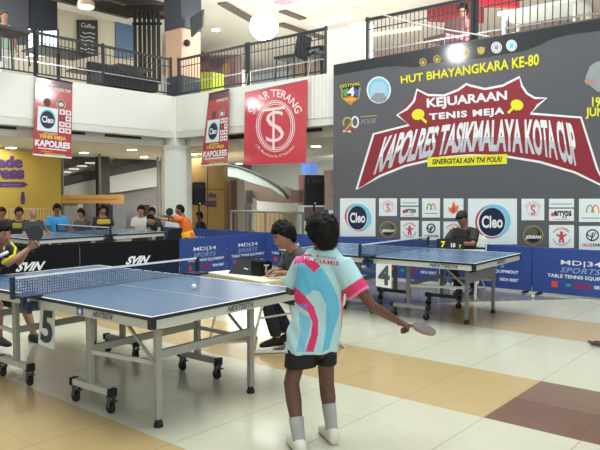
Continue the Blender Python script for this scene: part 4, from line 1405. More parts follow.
A.text('T', [(262, 109), (285, 106), (284, 148.5), (263, 149.5)], pale, 4, bold=-0.022)
A.done('printed_art', t)
b_ = BM(); tube(b_, [P[0], P[1]], 0.018, 8); mk('top_rod', b_, white_pl, t)
for k in (0, 1):
    b_ = BM(); tube(b_, [P[k], V((P[k].x, P[k].y, 4.1)) + EB * 0.09], 0.006, 6); mk('cord', b_, white_pl, t)

# unseen disc lights added at mirror angles so glare shows on the glossy vinyl
def glare_lamp(pl_, px, py, dist, size, e):
    p = pl_.hit(px, py)
    d = (p - EYE).normalized()
    r = d - pl_.n * 2 * d.dot(pl_.n)
    area('glare_disc', p + r * dist, p, size, e, (1, 1, 1), 'DISK')


glare_lamp(bn, 457, 53, 9.0, 0.55, 55)
glare_lamp(planeA(0.08), 42, 90, 9.0, 0.7, 130)
glare_lamp(planeB(-0.08), 219, 99, 9.5, 0.4, 40)
glare_lamp(planeB(-0.10), 254, 108, 9.0, 0.5, 80)

# ================================================================ PEOPLE
skin_mats = {}


def skin(c):
    return mat('skin_%d_%d_%d' % c, c, 0.55, var=0.04, scale=20, spec=0.3)


hair_m = mat('black_hair', (15, 13, 13), 0.6, var=0.4, scale=60, spec=0.2)
eye_w = mat('eye_white', (148, 138, 130), 0.45)
eye_d = mat('eye_dark', (30, 22, 18), 0.2)
lip_m = mat('lips', (150, 88, 78), 0.5)


def head_pt(d):
    """surface of a head (1:1, metres), d = unit direction in head axes x right, y forward, z up"""
    x, y, z = d
    X, Y, Zz = 0.076 * x, 0.096 * y, 0.116 * z
    if z < 0:
        k = 1 - 0.30 * (-z) ** 1.4
        X *= k; Y *= 1 - 0.10 * (-z)
        if y < 0: Y *= 1 - 0.25 * (-z)
    if y > 0:
        g = lambda cx, cz, sx, sz: math.exp(-((X - cx) / sx) ** 2 - ((Zz - cz) / sz) ** 2)
        Y += 0.012 * g(0, 0.006, 0.011, 0.022) + 0.022 * g(0, -0.024, 0.014, 0.015)
        Y -= 0.009 * (g(0.031, 0.010, 0.015, 0.011) + g(-0.031, 0.010, 0.015, 0.011))
        Y += 0.005 * g(0, 0.032, 0.05, 0.010)
        Y += 0.007 * g(0, -0.052, 0.024, 0.007) + 0.006 * g(0, -0.066, 0.022, 0.007) - 0.004 * g(0, -0.059, 0.026, 0.003)
        Y += 0.010 * g(0, -0.095, 0.022, 0.016)
        Y -= 0.004 * g(0.042, -0.04, 0.016, 0.02) + 0.004 * g(-0.042, -0.04, 0.016, 0.02)
    return V((X, Y, Zz))


def axes(fwd, up=Z):
    f = V(fwd).normalized()
    r = f.cross(V(up)).normalized()
    u = r.cross(f).normalized()
    return Matrix((r, f, u)).transposed()


def sphere_dirs(nu, nv):
    rows = []
    for j in range(nv + 1):
        ph = math.pi * (0.02 + 0.96 * j / nv)
        rows.append([V((math.sin(ph) * math.cos(2 * math.pi * i / nu), math.sin(ph) * math.sin(2 * math.pi * i / nu), math.cos(ph))) for i in range(nu)])
    return rows


def add_head(bm, c, M, s):
    loft(bm, [[c + M @ (head_pt(d) * s) for d in r] for r in sphere_dirs(40, 30)])
    for k in (-1, 1):
        e = M @ Matrix.Rotation(k * -0.35, 3, 'Z')
        ball(bm, c + M @ (V((k * 0.078, -0.012, -0.004)) * s), (0.010 * s, 0.019 * s, 0.031 * s), 12, 8, M=e)
        ball(bm, c + M @ (V((k * 0.084, -0.018, 0.006)) * s), (0.008 * s, 0.013 * s, 0.022 * s), 10, 7, M=e)


def add_hair(c, M, s, style):
    thick = {'short': 0.014, 'full': 0.027, 'crop': 0.006, 'bob': 0.03, 'mop': 0.032}[style]
    b_ = BM()
    rows = []
    for r in sphere_dirs(48, 36):
        rr = []
        for d in r:
            p = head_pt(d)
            az = math.atan2(d.x, d.y)       # 0 front, pi back
            a = abs(az) / math.pi
            line = (0.062 if style in ('crop', 'short') else 0.046) - 0.05 * min(1, max(0, (a - 0.25) / 0.2)) - (0.085 if style not in ('bob', 'mop') else 0.12 if style == 'bob' else 0.103) * min(1, max(0, (a - 0.42) / 0.3))
            k = (p.z - line) / 0.022
            k = max(0.0, min(1.0, k))
            n1 = noise.noise(d * 5.0) * 0.35 + noise.noise(V((d.x * 16, d.y * 16, d.z * 6))) * 0.45 + noise.noise(d * 34) * 0.35
            t = thick * (0.75 + 0.5 * max(0, d.z)) * (1 + n1) if k > 0 else -0.012
            off = -0.012 + (t + 0.012) * k
            rr.append(c + M @ ((p + d * off) * s))
        rows.append(rr)
    loft(b_, rows)
    return b_


def arm_chain(bm, sh, el, wr, s, r=(0.046, 0.040, 0.037, 0.034, 0.024)):
    m1, m2 = sh.lerp(el, 0.5), el.lerp(wr, 0.35)
    tube(bm, [sh, m1, el, m2, wr], [r[0] * s, r[1] * s, r[2] * s, r[3] * s, r[4] * s], 14, round_ends=True)


def add_hand(bm, P, d, pn, side, s, curl=(0.35, 0.45, 0.3), spread=0.1, thumb=0.6, fr=0.0085):
    """P wrist, d towards fingers, pn palm normal (where fingers curl to), side towards the thumb"""
    d = V(d).normalized(); side = (V(side) - d * V(side).dot(d)).normalized()
    pn = (V(pn) - d * V(pn).dot(d)); pn = (pn - side * pn.dot(side)).normalized()
    loft(bm, [ring(P + d * (t * s), side * (w * s), pn * (h * s), 14, 2.6) for t, w, h in ((-0.015, 0.024, 0.019), (0.015, 0.028, 0.018), (0.05, 0.038, 0.016), (0.085, 0.040, 0.014), (0.095, 0.034, 0.010))])
    for i, (o, L) in enumerate(((0.030, 0.072), (0.010, 0.080), (-0.010, 0.074), (-0.029, 0.058))):
        p = P + d * (0.075 * s) + side * (o * s)
        dd = (d + side * (spread * (1.5 - i) * 0.5)).normalized()
        pts = [p, p + dd * 0.016 * s]
        rad = [fr * 1.1 * s, fr * 1.08 * s]
        p = pts[-1]
        for k in range(3):
            ax = dd.cross(pn).normalized()
            dd = Matrix.Rotation(curl[k], 3, ax) @ dd
            p = p + dd * (L * s * (0.42, 0.32, 0.26)[k])
            pts.append(p); rad.append(fr * s * (1.0, 0.92, 0.78)[k])
        tube(bm, pts, rad, 10, round_ends=True)
    b0 = P + d * (0.022 * s) + side * (0.026 * s)
    d1 = (d * 0.6 + side * 0.75 + pn * 0.25).normalized()
    d2 = (d * 0.95 + side * 0.12 + pn * thumb).normalized()
    tube(bm, [b0, b0 + d1 * 0.032 * s, b0 + d1 * 0.036 * s + d2 * 0.028 * s, b0 + d1 * 0.036 * s + d2 * 0.052 * s], [0.014 * s, 0.0125 * s, 0.0105 * s, 0.009 * s], 10, round_ends=True)


def torso_rings(pel, neck, right, s, grow=0.0, tops=True, low=-0.10, flare=0.0, waist=1.0, drop=0.0):
    up = (neck - pel).normalized()
    r = (right - up * right.dot(up)).normalized()
    f = up.cross(r).normalized()
    L = (neck - pel).length
    prof = [(low, 0.155, 0.112), (0.0, 0.160, 0.115), (0.18, 0.150 * waist, 0.106), (0.36, 0.143 * waist, 0.100), (0.55, 0.158, 0.108), (0.72, 0.172, 0.114), (0.86, 0.172, 0.100)]
    if tops: prof += [(0.95, 0.130, 0.078), (1.0, 0.070, 0.062)]
    out = []
    for t, a, b_ in prof:
        ex = flare * max(0, 1 - max(t, 0) / 0.6)
        out.append(ring(pel + up * (L * t), r * ((a + ex) * s + grow), f * ((b_ + ex) * s + grow), 22, 2.4))
    return out


def person(label, head, fwd, neck, shL, shR, elL, elR, wrL, wrR, pel, knL, knR, anL, anR, skin_c, top_c, bottom_c, hair='short', s=1.0,
           up=(0, 0, 1), sleeve=0.6, legs='long', voxel=0.011, toe=None, shoe_c=(40, 40, 44), hand_kw=None, name='person', group=None, collar=None, cap=None, panel=None, hands=True, shirt_extra=None, eye_detail=True, body_fn=None, shirt=True, shorts=True, hair_c=None, hs=1.0, slim=0.0, thigh=1.0, top_m=None, fs=1.0):
    head, neck, shL, shR, elL, elR, wrL, wrR, pel, knL, knR, anL, anR = [V(v) for v in (head, neck, shL, shR, elL, elR, wrL, wrR, pel, knL, knR, anL, anR)]
    M = axes(fwd, up)
    right = (shR - shL).normalized()
    bodyf = Z.cross(right).normalized()
    tf = V(toe) if toe else bodyf
    tf.z = 0; tf.normalize()
    sk = skin(skin_c)
    b_ = BM()
    loft(b_, torso_rings(pel, neck, right, s, -slim))
    so, s_h = s, s * hs
    tube(b_, [neck - (head - neck) * 0.25, neck.lerp(head, 0.4), head - M @ V((0, 0.012, 0.03)) * s], [0.062 * s, 0.054 * s, 0.056 * s], 14)
    add_head(b_, head, M, s_h)
    for sh, el, wr in ((shL, elL, wrL), (shR, elR, wrR)):
        tube(b_, [sh.lerp(neck, 0.55), sh], [0.052 * s - slim * 0.7, 0.056 * s - slim * 0.4], 14, round_ends=True)
        arm_chain(b_, sh, el, wr, s)
    hipL, hipR = pel - right * 0.088 * s, pel + right * 0.088 * s
    for hp, kn, an in ((hipL, knL, anL), (hipR, knR, anR)):
        tube(b_, [hp, hp.lerp(kn, 0.5), kn, kn.lerp(an, 0.32), kn.lerp(an, 0.75), an], [0.088 * s * thigh, 0.074 * s * thigh, 0.054 * s, 0.054 * s, 0.038 * s, 0.036 * s], 16, round_ends=True)
    if hands:
        kw = dict(L=dict(), R=dict())
        if hand_kw: kw.update(hand_kw)
        for sd, el, wr in (('L', elL, wrL), ('R', elR, wrR)):
            d = (wr - el).normalized()
            k = dict(d=d, pn=V((0, 0, -1)) if abs(d.z) < 0.8 else (right if sd == 'L' else -right), side=(right if sd == 'L' else -right))
            k.update(kw[sd])
            add_hand(b_, wr, s=s, **k)
    b_ = remesh(b_, voxel, 3)
    base = V((pel.x, pel.y, min(anL.z, anR.z) - 0.09 * s))
    base.z = max(0.0, base.z) if base.z < 1.5 else base.z
    P = mk(name, b_, sk, smooth=True, base=base)
    tag(P, label, 'person', group)
    if hair:
        mk('hair', add_hair(head, M, s_h, hair), hair_c or hair_m, P, smooth=True)
    s = s_h
    if eye_detail:
        for k in (-1, 1):
            b_ = BM(); ball(b_, head + M @ (V((k * 0.031, 0.0765, 0.010)) * s), 0.0115 * s, 12, 8)
            e = mk('eye', b_, eye_w, P, smooth=True)
            b_ = BM(); ball(b_, head + M @ (V((k * 0.031, 0.0832, 0.010)) * s), 0.0066 * s, 10, 6)
            mk('iris', b_, eye_d, e, smooth=True)
            b_ = BM(); tube(b_, [head + M @ (V((k * x, y, z)) * s) for x, y, z in ((0.014, 0.0945, 0.031), (0.030, 0.091, 0.0355), (0.046, 0.079, 0.031))], 0.0038 * s, 6)
            mk('eyebrow', b_, hair_m, P, smooth=True)
        b_ = BM(); tube(b_, [head + M @ (V((x, y, -0.0585)) * s) for x, y in ((-0.022, 0.088), (-0.01, 0.0965), (0, 0.098), (0.01, 0.0965), (0.022, 0.088))], [0.002 * s, 0.005 * s, 0.0055 * s, 0.005 * s, 0.002 * s], 8)
        mk('lips', b_, lip_m, P, smooth=True)
    if cap:
        b_ = BM()
        rows = []
        for r in sphere_dirs(36, 24)[:10]:
            rows.append([head + M @ ((head_pt(d) + d * 0.020 + V((0, 0, 0.004 if d.z > 0.5 else 0))) * s) for d in r])
        loft(b_, rows)
        loft(b_, [[head + M @ (V((x, 0.075 + y, 0.050 + z)) * s) for x, y, z in ((-0.07, 0, 0), (-0.05, 0.055, -0.006), (0, 0.075, -0.008), (0.05, 0.055, -0.006), (0.07, 0, 0), (0, -0.005, 0.0))] , [head + M @ (V((x, 0.075 + y, 0.050 + z)) * s) for x, y, z in ((-0.07, 0, 0), (-0.05, 0.055, -0.006), (0, 0.075, -0.008), (0.05, 0.055, -0.006), (0.07, 0, 0), (0, -0.005, 0.0))]])
        mk('cap', b_, cap, P, smooth=True)
    s = so
    if shirt:
        b_ = BM()
        loft(b_, torso_rings(pel, neck, right, s, 0.018, low=-0.06, flare=0.01))
        for sh, el in ((shL, elL), (shR, elR)):
            q = sh.lerp(el, min(sleeve, 1.0))
            tube(b_, [sh.lerp(neck, 0.6), sh, sh.lerp(q, 0.5), q], [0.062 * s, 0.074 * s, 0.070 * s, 0.064 * s], 16)
        if sleeve > 1:
            for sh, el, wr in ((shL, elL, wrL), (shR, elR, wrR)):
                q = el.lerp(wr, sleeve - 1)
                tube(b_, [sh.lerp(el, 0.8), el, q], [0.062 * s, 0.056 * s, 0.046 * s], 14, round_ends=False)
        b_ = remesh(b_, voxel * 1.1, 4)
        for v in b_.verts:
            v.co += v.normal * noise.noise(v.co * 9) * 0.006
        S = mk('shirt', b_, top_m or mat('cloth_%d_%d_%d' % top_c, top_c, 0.8, var=0.12, scale=14), P, smooth=True)
        if collar:
            b_ = BM()
            up_ = (head - neck).normalized(); r_ = (right - up_ * right.dot(up_)).normalized()
            tube(b_, [neck + up_ * 0.012 + r_ * (0.066 * s * math.cos(t)) + up_.cross(r_) * (0.066 * s * math.sin(t)) for t in [2 * math.pi * i / 18 for i in range(18)]], 0.014 * s, 8, closed=True)
            mk('collar', b_, mat('cloth_%d_%d_%d' % collar, collar, 0.8), P, smooth=True)
        if panel:                     # coloured yoke over shoulders and chest
            b_ = BM()
            loft(b_, torso_rings(pel, neck, right, s, 0.027)[5:8], True)
            mk('yoke', remesh(b_, voxel, 3), mat('cloth_%d_%d_%d' % panel, panel, 0.8), P, smooth=True)
        if shirt_extra: shirt_extra(P)
    if shorts:
        b_ = BM()
        loft(b_, torso_rings(pel, neck, right, s, 0.012, tops=False, low=-0.12)[:3])
        for hp, kn, an in ((hipL, knL, anL), (hipR, knR, anR)):
            if legs == 'long':
                tube(b_, [hp, hp.lerp(kn, 0.5), kn, kn.lerp(an, 0.5), an + (kn - an).normalized() * 0.03], [0.104 * s, 0.090 * s, 0.074 * s, 0.066 * s, 0.060 * s], 16, round_ends=False)
            else:
                tube(b_, [hp, hp.lerp(kn, 0.4), hp.lerp(kn, 0.78)], [0.106 * s, 0.100 * s, 0.098 * s], 16)
        mk('trousers' if legs == 'long' else 'shorts', remesh(b_, voxel * 1.1, 4), mat('cloth_%d_%d_%d' % bottom_c, bottom_c, 0.8, var=0.12, scale=14), P, smooth=True)
    for an in (anL, anR):
        b_ = BM()
        sx = tf.cross(Z).normalized()
        g0 = V((an.x, an.y, an.z - 0.088 * s)); s = so * fs
        loft(b_, [ring(g0 + tf * (y * s) + Z * (zc * s), sx * (w * s), Z * (h * s), 14, 2.6) for y, zc, w, h in ((-0.075, 0.035, 0.018, 0.025), (-0.06, 0.045, 0.034, 0.043), (0.0, 0.052, 0.040, 0.050), (0.06, 0.040, 0.044, 0.038), (0.13, 0.030, 0.046, 0.028), (0.17, 0.024, 0.036, 0.021), (0.188, 0.02, 0.014, 0.012))])
        mk('shoe', b_, mat('shoe_%d_%d_%d' % shoe_c, shoe_c, 0.6), P, smooth=True)
    return P


def paddle(c, d, n, label, face, s=1.0, back=None, group=None):
    """bat: c centre of the blade, d from handle to tip, n face normal"""
    c, d = V(c), V(d).normalized()
    n = V(n); n = (n - d * n.dot(d)).normalized()
    x = d.cross(n)

    def outline(r0, r1):
        return [c + x * (r0 * math.sin(t)) + d * (r1 * math.cos(t)) for t in [2 * math.pi * i / 32 for i in range(32)]]
    b_ = BM(); prism(b_, [p - n * 0.003 for p in outline(0.076 * s, 0.080 * s)], n * 0.006)
    prism(b_, [c + x * (w * s) - d * (t * s) - n * 0.003 for w, t in ((-0.03, 0.07), (0.03, 0.07), (0.013, 0.105), (-0.013, 0.105))], n * 0.006)
    t = mk('table_tennis_bat', b_, mat('bat_wood', (196, 160, 112), 0.5)); tag(t, label, 'bat', group)
    for k, m in ((1, face), (-1, back or face)):
        b_ = BM(); prism(b_, [p + n * (0.0032 * k) for p in outline(0.075 * s, 0.079 * s)], n * (0.004 * k)); mk('rubber_sheet', b_, m, t)
    b_ = BM(); loft(b_, [ring(c - d * (q * s), x * (w * s), n * (h * s), 12, 3) for q, w, h in ((0.082, 0.013, 0.010), (0.12, 0.013, 0.011), (0.165, 0.014, 0.011), (0.182, 0.017, 0.012))])
    mk('handle', b_, mat('bat_handle', (52, 44, 40), 0.5), t)
    return t


# ---------------------------------------------------------------- the player in the foreground, seen from behind
HB = (0.28, 0.94, -0.16)
D = 3.88
hd = W(322.5, 235.5, 3.86)
fw = V((-0.42, 0.88, -0.22))
nk = W(322, 253, 3.88)
shL, shR = W(302, 264, 3.95), W(343, 265, 3.80)
elL, elR = W(290.5, 291, 3.98), W(372.5, 306.5, 3.72)
wrL, wrR = W(299, 288, 4.22), W(396.5, 320.5, 3.84)
pel = W(314, 336, 3.90)
knL, knR = W(291.5, 383, 3.86), W(326.5, 383, 3.98)
anL, anR = W(299, 440, 3.70), W(331.5, 427, 3.88)
bt_d = V((0.93, 0.18, -0.235)).normalized()
bt_n = V((0.22, -0.22, 0.95))
bn_ = (bt_n - bt_d * bt_n.dot(bt_d)).normalized()
PL = person('player seen from behind in a pale blue and pink jersey and black shorts',
            hd, fw, nk, shL, shR, elL, elR, wrL, wrR, pel, knL, knR, anL, anR, (104, 74, 62), (30, 30, 34), (28, 28, 32),
            hair='mop', s=0.90, hs=1.06, slim=0.03, thigh=0.80, fs=1.12, voxel=0.0062, shirt=False, shorts=False, toe=(-0.25, 0.95, 0), shoe_c=(226, 220, 206),
            hand_kw=dict(R=dict(d=(bt_d + V((0, 0.1, -0.25))), pn=V((0, 0.15, -1)), side=V((-0.1, 0.9, 0.3)), curl=(1.15, 1.2, 0.7), thumb=0.5), L=dict(d=V((0.5, 0.9, 0.1)), curl=(0.6, 0.7, 0.4))))


def jersey_col(px, py):
    pale, cyan, pink, lp = (180, 218, 226), (102, 188, 222), (220, 54, 110), (234, 122, 170)

    def inside(poly):
        r = False
        for k in range(len(poly)):
            (x1, y1), (x2, y2) = poly[k - 1], poly[k]
            if (y1 > py) != (y2 > py) and px < (x2 - x1) * (py - y1) / (y2 - y1) + x1: r = not r
        return r
    c = pale
    if inside([(297, 264), (304.7, 264), (314, 272.7), (321, 267), (330, 280), (337, 295), (340, 312), (334, 330), (329, 349), (322, 352), (326, 330), (326, 305), (320, 292), (313, 290), (306, 296), (303, 301), (296, 288)]): c = cyan
    if inside([(299, 312), (311, 318), (309, 332), (304, 352), (296, 352), (300, 335)]): c = (126, 196, 230)
    if inside([(294.5, 258), (300, 253), (307, 254.7), (313, 260), (320.7, 266), (314, 272.7), (304, 263.3), (294, 264)]): c = pink if px > 303 else (226, 96, 160)
    if inside([(294, 287), (299, 290), (306, 297), (314, 307), (318.5, 321), (318, 335), (313.5, 352), (305, 352), (311, 335), (312.5, 322), (308, 312), (298, 305), (293, 300)]):
        c = (150, 116, 206) if (py > 304 and px < 307) else pink
    # sleeve bands, measured along the right sleeve
    a = V((px - 341, py - 266)).dot(V((0.55, 0.835)))
    if px > 341 and a > 21: c = pink
    if px > 341 and a > 30.5: c = lp
    return c


def coloured(bm, fn):
    lay = bm.verts.layers.float_color.new('Col')
    for v in bm.verts:
        v[lay] = lin(fn(*PX(v.co)))


jm = mat('jersey_print', attr='Col', rough=0.75)
b_ = BM()
rows = []
for y, xl, xr, th, dp in ((248.8, 309, 336, 0.055, 3.87), (254, 304, 341, 0.068, 3.875), (259, 298, 346, 0.085, 3.88), (266, 296.5, 347.5, 0.105, 3.88), (280, 296.5, 346, 0.118, 3.88), (297, 296, 344.5, 0.118, 3.885), (314, 293, 344, 0.122, 3.89), (331, 288.5, 341, 0.128, 3.89), (343, 286, 338.5, 0.132, 3.89), (350, 284.8, 337.2, 0.133, 3.89)):
    L_, R_ = W(xl, y, dp + 0.03), W(xr, y, dp - 0.03)
    ax = (R_ - L_) / 2
    ay = V((-ax.y, ax.x, 0)).normalized() * th
    rows.append(ring((L_ + R_) / 2, ax, ay, 28, 2.5))
loft(b_, rows)
ha = W(359.5, 294, 3.745); hl = W(290, 286, 3.975)
tube(b_, [nk.lerp(shR, 0.75) + V((0, 0, -0.03)), shR + V((0.0, 0, -0.005)), shR.lerp(ha, 0.55), ha], [0.066, 0.071, 0.070, 0.068], 20)
tube(b_, [nk.lerp(shL, 0.75) + V((0, 0, -0.03)), shL, shL.lerp(hl, 0.55), hl], [0.06, 0.062, 0.056, 0.048], 20)
b_ = remesh(b_, 0.0043, 6)
for v in b_.verts:
    px, py = PX(v.co)
    w = max(0, min(1, (py - 262) / 30))
    f = noise.noise(V((v.co.x * 18 + v.co.z * 7, v.co.y * 9, v.co.z * 3.0))) * 0.015 * w + noise.noise(V((v.co.x * 9 - v.co.z * 9, v.co.y * 6, v.co.z * 9))) * 0.006
    if px > 346 and py > 262: f *= 0.4
    v.co += v.normal * f
bvh = BVHTree.FromBMesh(b_)
coloured(b_, jersey_col)
J = mk('jersey', b_, jm, PL, smooth=True)


def on_jersey(px, py, off):
    d = ray(px, py).normalized()
    h = bvh.ray_cast(EYE, d)
    p = h[0] if h[0] else W(px, py, 3.77)
    return p - d * (0.003 + off)


A = Art(on_jersey)
jr = mat('jersey_red_print', (214, 66, 92), 0.7)
A.text('M. Bintang', [(308, 253.5), (336, 256.5), (336, 260), (308, 257)], jr, 1, bold=0.02, sp=1.3)
A.text('CIAMIS', [(314, 258.6), (339, 261.4), (338.5, 265.7), (314, 262.9)], jr, 1, bold=0.02, sp=1.2)
A.text('PTM', [(304, 256), (313, 257.2), (313, 261), (304, 259.5)], mat('jersey_white_print', (246, 236, 240), 0.7), 1, bold=0.02)
A.done('back_lettering', J)
# shorts
b_ = BM()
rows = []
for y, xl, xr, th in ((330, 289, 338, 0.115), (345, 287, 337, 0.118), (352, 286, 336, 0.118)):
    L_, R_ = W(xl, y, 3.92), W(xr, y, 3.89)
    ax = (R_ - L_) / 2
    rows.append(ring((L_ + R_) / 2, ax, V((-ax.y, ax.x, 0)).normalized() * th, 24, 2.5))
loft(b_, rows)
for (x0, x1, y1, y2, dp) in ((284, 317, 347, 367, 3.88), (317.5, 337, 347, 363.5, 3.93)):
    rws = []
    for k in (0, 0.5, 1):
        y = y1 + (y2 - y1) * k
        L_, R_ = W(x0 + 1.5 * (1 - k), y, dp), W(x1, y + (-1.5 if x0 < 300 else -0.5) * k, dp)
        ax = (R_ - L_) / 2
        rws.append(ring((L_ + R_) / 2, ax, V((0, 1, 0)) * 0.092, 20, 2.4))
    loft(b_, rws)
mk('shorts', remesh(b_, 0.0075, 4), mat('shorts_black', (17, 16, 20), 0.75, var=0.1), PL, smooth=True)
for an, kn, f in ((anL, knL, 0.38), (anR, knR, 0.52)):
    b_ = BM()
    u_ = (kn - an).normalized(); L_ = (kn - an).length
    tube(b_, [an - u_ * 0.03, an, an + u_ * (L_ * f * 0.5), an + u_ * (L_ * f)], [0.036, 0.0375, 0.041, 0.046], 16)
    mk('sock', b_, mat('grey_sock', (168, 166, 164), 0.85, var=0.1, scale=40), PL, smooth=True)
bat_c = W(424, 329, 3.885)
paddle(bat_c, bt_d, bn_, 'bat with a dull red-brown rubber held low by the player in the pale blue jersey', mat('rubber_maroon', (92, 74, 82), 0.5), 0.95, mat('rubber_black', (34, 36, 40), 0.5))

# ---------------------------------------------------------------- the crouching player at the far end of the foreground table
dpt = 6.30


def yellow_trim(P):
    ym = mat('cloth_yellow', (216, 200, 40), 0.8); wm = mat('cloth_white', (222, 224, 224), 0.8)
    for pts, r, m, nm in (([W(11, 243, 6.12), W(15.5, 248, 6.05), W(14, 256, 5.98)], 0.012, ym, 'yellow_stripe'), ([W(3, 263, 5.80), W(8, 260, 5.78), W(12, 256.5, 5.82)], 0.016, ym, 'sleeve_band'), ([W(-3, 257, 5.88), W(2, 255, 5.84), W(7, 252.5, 5.90)], 0.016, wm, 'white_panel')):
        b_ = BM(); tube(b_, pts, r, 10, round_ends=True); mk(nm, b_, m, P, smooth=True)


person('crouching player in a black and yellow jersey at the left edge, bat raised',
       W(2.5, 235, 6.3), (0.78, -0.52, -0.10), W(-3, 248, 6.36), W(10, 250, 6.62), W(-4, 253, 6.05), W(19, 262, 6.42), W(8, 264, 5.86), W(29, 248, 6.22), W(29, 248.5, 6.06),
       W(-22, 291, 6.62), W(24, 303, 6.62), W(-2, 305, 6.25), W(34, 334, 6.52), W(-1, 337, 6.2), (168, 122, 98), (19, 19, 23), (28, 28, 34), hair='full', s=0.93, voxel=0.008,
       sleeve=0.72, legs='short', toe=(0.8, -0.5, 0), collar=(206, 190, 60), shirt_extra=yellow_trim,
       hand_kw=dict(R=dict(d=V((0.75, 0.1, 0.5)), pn=V((0.2, -0.5, 0.8)), side=V((-0.4, -0.3, 0.8)), curl=(0.9, 0.8, 0.5)), L=dict(d=V((0.8, 0.0, 0.35)), pn=V((0, -0.2, 0.9)), curl=(0.5, 0.5, 0.3))))
bc = W(35.3, 233.5, 6.1)
paddle(bc, (bc - W(33, 246.5, 6.08)), V((0.25, -1, 0.15)), 'bat with a black face raised beside the crouching player', mat('rubber_black', (34, 36, 40), 0.5), 0.98, mat('rubber_red', (150, 40, 44), 0.5))

# ---------------------------------------------------------------- umpire at the desk
def tee_print(P):
    m = mat('batik_pale', (150, 152, 150), 0.8)
    for k in range(9):
        p = W(278 + (k * 7) % 30, 252 + (k * 5) % 22, 5.98)
        b_ = BM(); ball(b_, p + V((0, 0.01, 0)), (0.02, 0.02, 0.012), 8, 6); b_.free()


person('umpire in a dark patterned shirt sitting at the cream desk, looking down to the left',
       W(284.5, 236.5, 6.18), (-0.84, -0.38, -0.38), W(295, 252, 6.22), W(304, 258, 5.98), W(289, 256, 6.46), W(299, 278, 5.86), W(281, 271.5, 6.42), W(283, 272.4, 5.98), W(279, 269.5, 6.2),
       W(311, 296, 6.28), W(264, 294, 6.08), W(267, 293, 6.36), W(277, 337, 6.22), W(289, 333, 6.42), (168, 124, 104), (72, 76, 80), (40, 42, 52), hair='full', s=1.0, hs=1.1, voxel=0.0085, top_m=mat('batik_cloth', (70, 74, 78), 0.8, var=0.75, scale=22),
       sleeve=0.85, toe=(-0.8, -0.45, 0), collar=(60, 64, 68), shoe_c=(24, 24, 26),
       hand_kw=dict(L=dict(d=V((-0.9, 0.1, -0.05)), curl=(0.4, 0.4, 0.3)), R=dict(d=V((-0.8, -0.4, -0.05)), curl=(0.4, 0.4, 0.3))))

# ---------------------------------------------------------------- scorer with the black cap by the banner
person('scorer in a black cap and dark jersey sitting behind the farther table',
       W(462, 219, 9.85), (-0.62, -0.70, -0.28), W(464.5, 228.5, 9.9), W(475, 232.5, 9.7), W(453, 233, 10.02), W(473, 244, 9.55), W(446, 243, 9.85), W(459, 243.5, 9.34), W(449, 245.5, 9.5),
       W(467, 263, 10.0), W(453, 267.5, 9.55), W(468, 268, 9.50), W(459, 288.5, 9.62), W(475, 288.5, 9.66), (150, 112, 92), (46, 44, 46), (32, 32, 36), hair='short', s=0.98, voxel=0.0105,
       sleeve=0.8, toe=(-0.5, -0.8, 0), cap=mat('cap_black', (26, 26, 30), 0.7), shoe_c=(24, 24, 26))

# ---------------------------------------------------------------- the next court
person('player in an orange and yellow jersey leaning left behind the blue barriers',
       W(180, 210.5, 13.4), (-0.93, -0.1, -0.12), W(183.5, 218, 13.4), W(180, 220, 13.2), W(184, 220, 13.62), W(170.5, 217, 13.2), W(175, 221, 13.9), W(162, 216, 13.1), W(166, 220, 13.75),
       W(189, 239, 13.4), W(182, 250, 13.2), W(193, 251, 13.6), W(184, 262.5, 13.3), W(197, 262.5, 13.6), (150, 106, 84), (240, 116, 40), (34, 36, 44), hair='short', s=0.95, sleeve=0.7, legs='short', voxel=0.012, toe=(-1, 0, 0),
       shirt_extra=lambda P: [mk('yellow_side_panel', (lambda b_: (loft(b_, torso_rings(W(189, 239, 13.4), W(183.5, 218, 13.4), V((0.1, 1, 0)), 0.95, 0.026)[0:4]), b_)[1])(BM()), mat('cloth_yellow_orange', (246, 186, 32), 0.8), P, smooth=True)],
       hand_kw=dict(L=dict(d=V((-0.8, 0, 0.4)), curl=(0.3, 0.3, 0.2))))
paddle(W(169.5, 212, 13.05), V((0.1, 0.0, 1)), V((0.6, -1, 0)), 'bat with a dark green-black face held up by the player in orange', mat('rubber_greenblack', (34, 52, 50), 0.5), 1.05, None)
person('player in a dark green shirt bending forward left of the player in orange',
       W(151, 220, 13.75), (-0.5, -0.75, -0.5), W(153.5, 223, 13.9), W(159, 225, 13.8), W(149, 225, 14.0), W(159, 231, 13.7), W(149.5, 231, 13.85), W(155.5, 236, 13.6), W(152, 236, 13.7),
       W(158, 233, 14.35), W(158, 245, 14.0), W(151, 245, 14.2), W(160, 258.5, 14.2), W(154, 258.5, 14.35), (176, 140, 118), (38, 56, 54), (30, 32, 38), hair='short', s=0.95, sleeve=0.5, voxel=0.012, legs='short')
# black chair behind the next table
c_ = W(163.5, 258, 12.75); c_.z = 0
cafe_chair(c_, 1.15, 'black chair with a pale frame between the green and the orange player', black_pl, 1.0, group='chairs of the courts')


